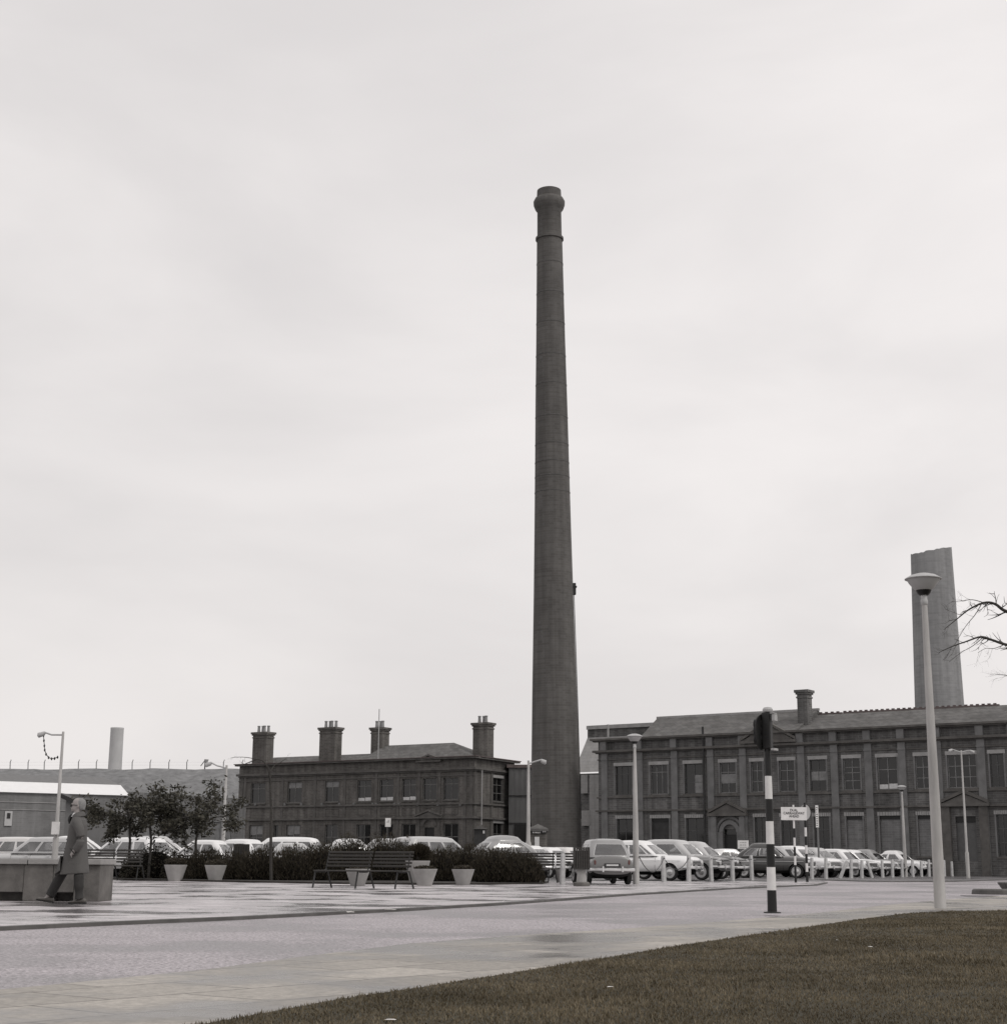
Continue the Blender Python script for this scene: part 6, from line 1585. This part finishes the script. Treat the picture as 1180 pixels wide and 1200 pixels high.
# coat
m = MB()
m.rings([ell_ring(.0, 0, .50, .245, .21, 36, 2.4, .045, 0, (.06, 0)), ell_ring(.005, 0, .56, .238, .21, 36, 2.4, .040, .2, (.05, 0)), ell_ring(.01, 0, .70, .215, .205, 36, 2.4, .030, .4), ell_ring(.015, 0, .88, .185, .20, 36, 2.4, .016, .6), ell_ring(.02, 0, 1.02, .165, .195, 36, 2.4, .004), ell_ring(.02, 0, 1.18, .155, .20, 36, 2.3), ell_ring(.025, 0, 1.32, .145, .215, 36, 2.3), ell_ring(.03, 0, 1.41, .115, .20, 36, 2.2), ell_ring(.025, 0, 1.46, .085, .12, 36, 2.1), ell_ring(.02, 0, 1.49, .074, .085, 36, 2.1)])
for sd_ in (-1, 1):
    fx = .0 if sd_ < 0 else -.13
    limb(m, [(.03, sd_ * .165, 1.415, .072), (.05, sd_ * .20, 1.36, .082), (.10 + fx, sd_ * .24, 1.28, .080), (.135 + fx, sd_ * .252, 1.20, .078), (.152 + fx, sd_ * .256, 1.13, .076), (.152 + fx, sd_ * .254, 1.06, .075), (.135 + fx, sd_ * .25, 1.0, .073), (.10 + fx, sd_ * .242, .945, .069), (.06 + fx, sd_ * .235, .90, .060)], 16)
ct = m.obj('coat', M_coat, man); remesh(ct, .011, 3)
# coat details: collar, lapel edge, pocket flap, back vent, front flap blowing forward, buttons
m = MB()
m.rings([ell_ring(.022, 0, 1.475, .088, .098, 28, 2.1, 0, 0, (.22, 0)), ell_ring(.012, 0, 1.535, .078, .080, 28, 2.1, 0, 0, (.3, 0)), ell_ring(.016, 0, 1.505, .104, .112, 28, 2.1, 0, 0, (.28, 0)), ell_ring(.026, 0, 1.455, .108, .125, 28, 2.1, 0, 0, (.22, 0))], cap=False); m.obj('collar', M_coat, ct, smooth=True)
m = MB(); m.add([(-.21, -.16, .80), (-.255, -.10, .64), (-.30, -.09, .50), (-.315, -.02, .47), (-.25, .02, .50), (-.20, .02, .80), (-.19, -.19, .56)], [(0, 1, 5), (1, 2, 3), (1, 3, 4), (1, 4, 5), (0, 6, 1), (6, 2, 1)]); fl = m.obj('front_flap', M_coat, ct); so_ = fl.modifiers.new('s', 'SOLIDIFY'); so_.thickness = .008
m = MB(); m.tube([(-.03, -.23, .93), (.02, -.25, .88), (.07, -.245, .82)], .008, 6); m.obj('pocket', M_trs, ct)
m = MB(); m.tube([(-.085, -.05, 1.38), (-.130, -.05, 1.1), (-.180, -.05, .8), (-.232, -.05, .52)], .006, 5); m.obj('front_edge', M_trs, ct)
m = MB()
for z in (1.25, 1.08, .92): m.lathe([(.014, -.006), (.014, .006)], 10, (-.112 - (1.25 - z) * .13, -.075, z), 'x')
m.obj('button', M_iron, ct)
# shirt collar, dark scarf/tie
m = MB(); m.add([(-.055, -.066, 1.525), (.03, -.082, 1.53), (-.03, -.09, 1.475), (-.095, -.05, 1.46), (-.075, -.02, 1.50)], [(0, 1, 2), (0, 2, 3), (0, 3, 4)]).add([(-.055, .066, 1.525), (.03, .082, 1.53), (-.03, .09, 1.475), (-.095, .05, 1.46), (-.075, .02, 1.50)], [(0, 2, 1), (0, 3, 2), (0, 4, 3)]); m.rings([ell_ring(.0, 0, 1.495, .072, .07), ell_ring(-.002, 0, 1.53, .068, .066)], cap=False); m.obj('shirt', M_shirt, man, smooth=True)
m = MB(); m.rings([ell_ring(-.105, 0, 1.50, .022, .03, 12), ell_ring(-.125, 0, 1.45, .035, .04, 12), ell_ring(-.13, 0, 1.40, .03, .04, 12), ell_ring(-.12, 0, 1.34, .02, .03, 12)]); m.obj('scarf', M_black, man, smooth=True)
# trousers
m = MB()
m.rings([ell_ring(.02, 0, .80, .13, .17), ell_ring(.02, 0, .98, .13, .165)])
limb(m, [(.04, -.09, .86, .108), (.10, -.10, .66, .095), (.115, -.10, .48, .086), (.13, -.10, .28, .082), (.15, -.10, .085, .082)], 18)
limb(m, [(-.01, .09, .86, .108), (-.15, .10, .68, .095), (-.235, .10, .49, .088), (-.33, .10, .30, .083), (-.41, .10, .135, .080)], 18)
tr = m.obj('trousers', M_trs, man); remesh(tr, .011, 2)
def shoe(x, y, z, pitch):
    m = MB(); ri = []
    for t, hw, h, zb in ((.11, .028, .06, .0), (.095, .038, .085, 0), (.05, .042, .10, 0), (.0, .040, .085, 0), (-.06, .045, .06, 0), (-.12, .050, .05, 0), (-.165, .042, .042, .004), (-.19, .022, .03, .01)):
        ri.append([(t, hw * math.cos(a), zb + (h - zb) * (.5 + .5 * math.sin(a))) for a in [2*PI*i/14 for i in range(14)]])
    m.rings(ri); sh_ = m.obj('shoe', M_shoe, man, smooth=True, loc=(x, y, z), rot=(0, pitch, 0))
    q = MB(); q.rings([[(t, w_ * c, z_) for c, z_ in ((-1, -.004), (1, -.004), (1, .012), (-1, .012))] for t, w_ in ((.115, .025), (.09, .042), (.04, .044), (-.0, .040), (-.06, .050), (-.13, .053), (-.18, .04), (-.195, .015))]); q.box(.04, .11, -.038, .038, -.004, .022); q.obj('sole', M_black, sh_)
shoe(.16, -.10, .012, 0); shoe(-.45, .10, .035, .16)
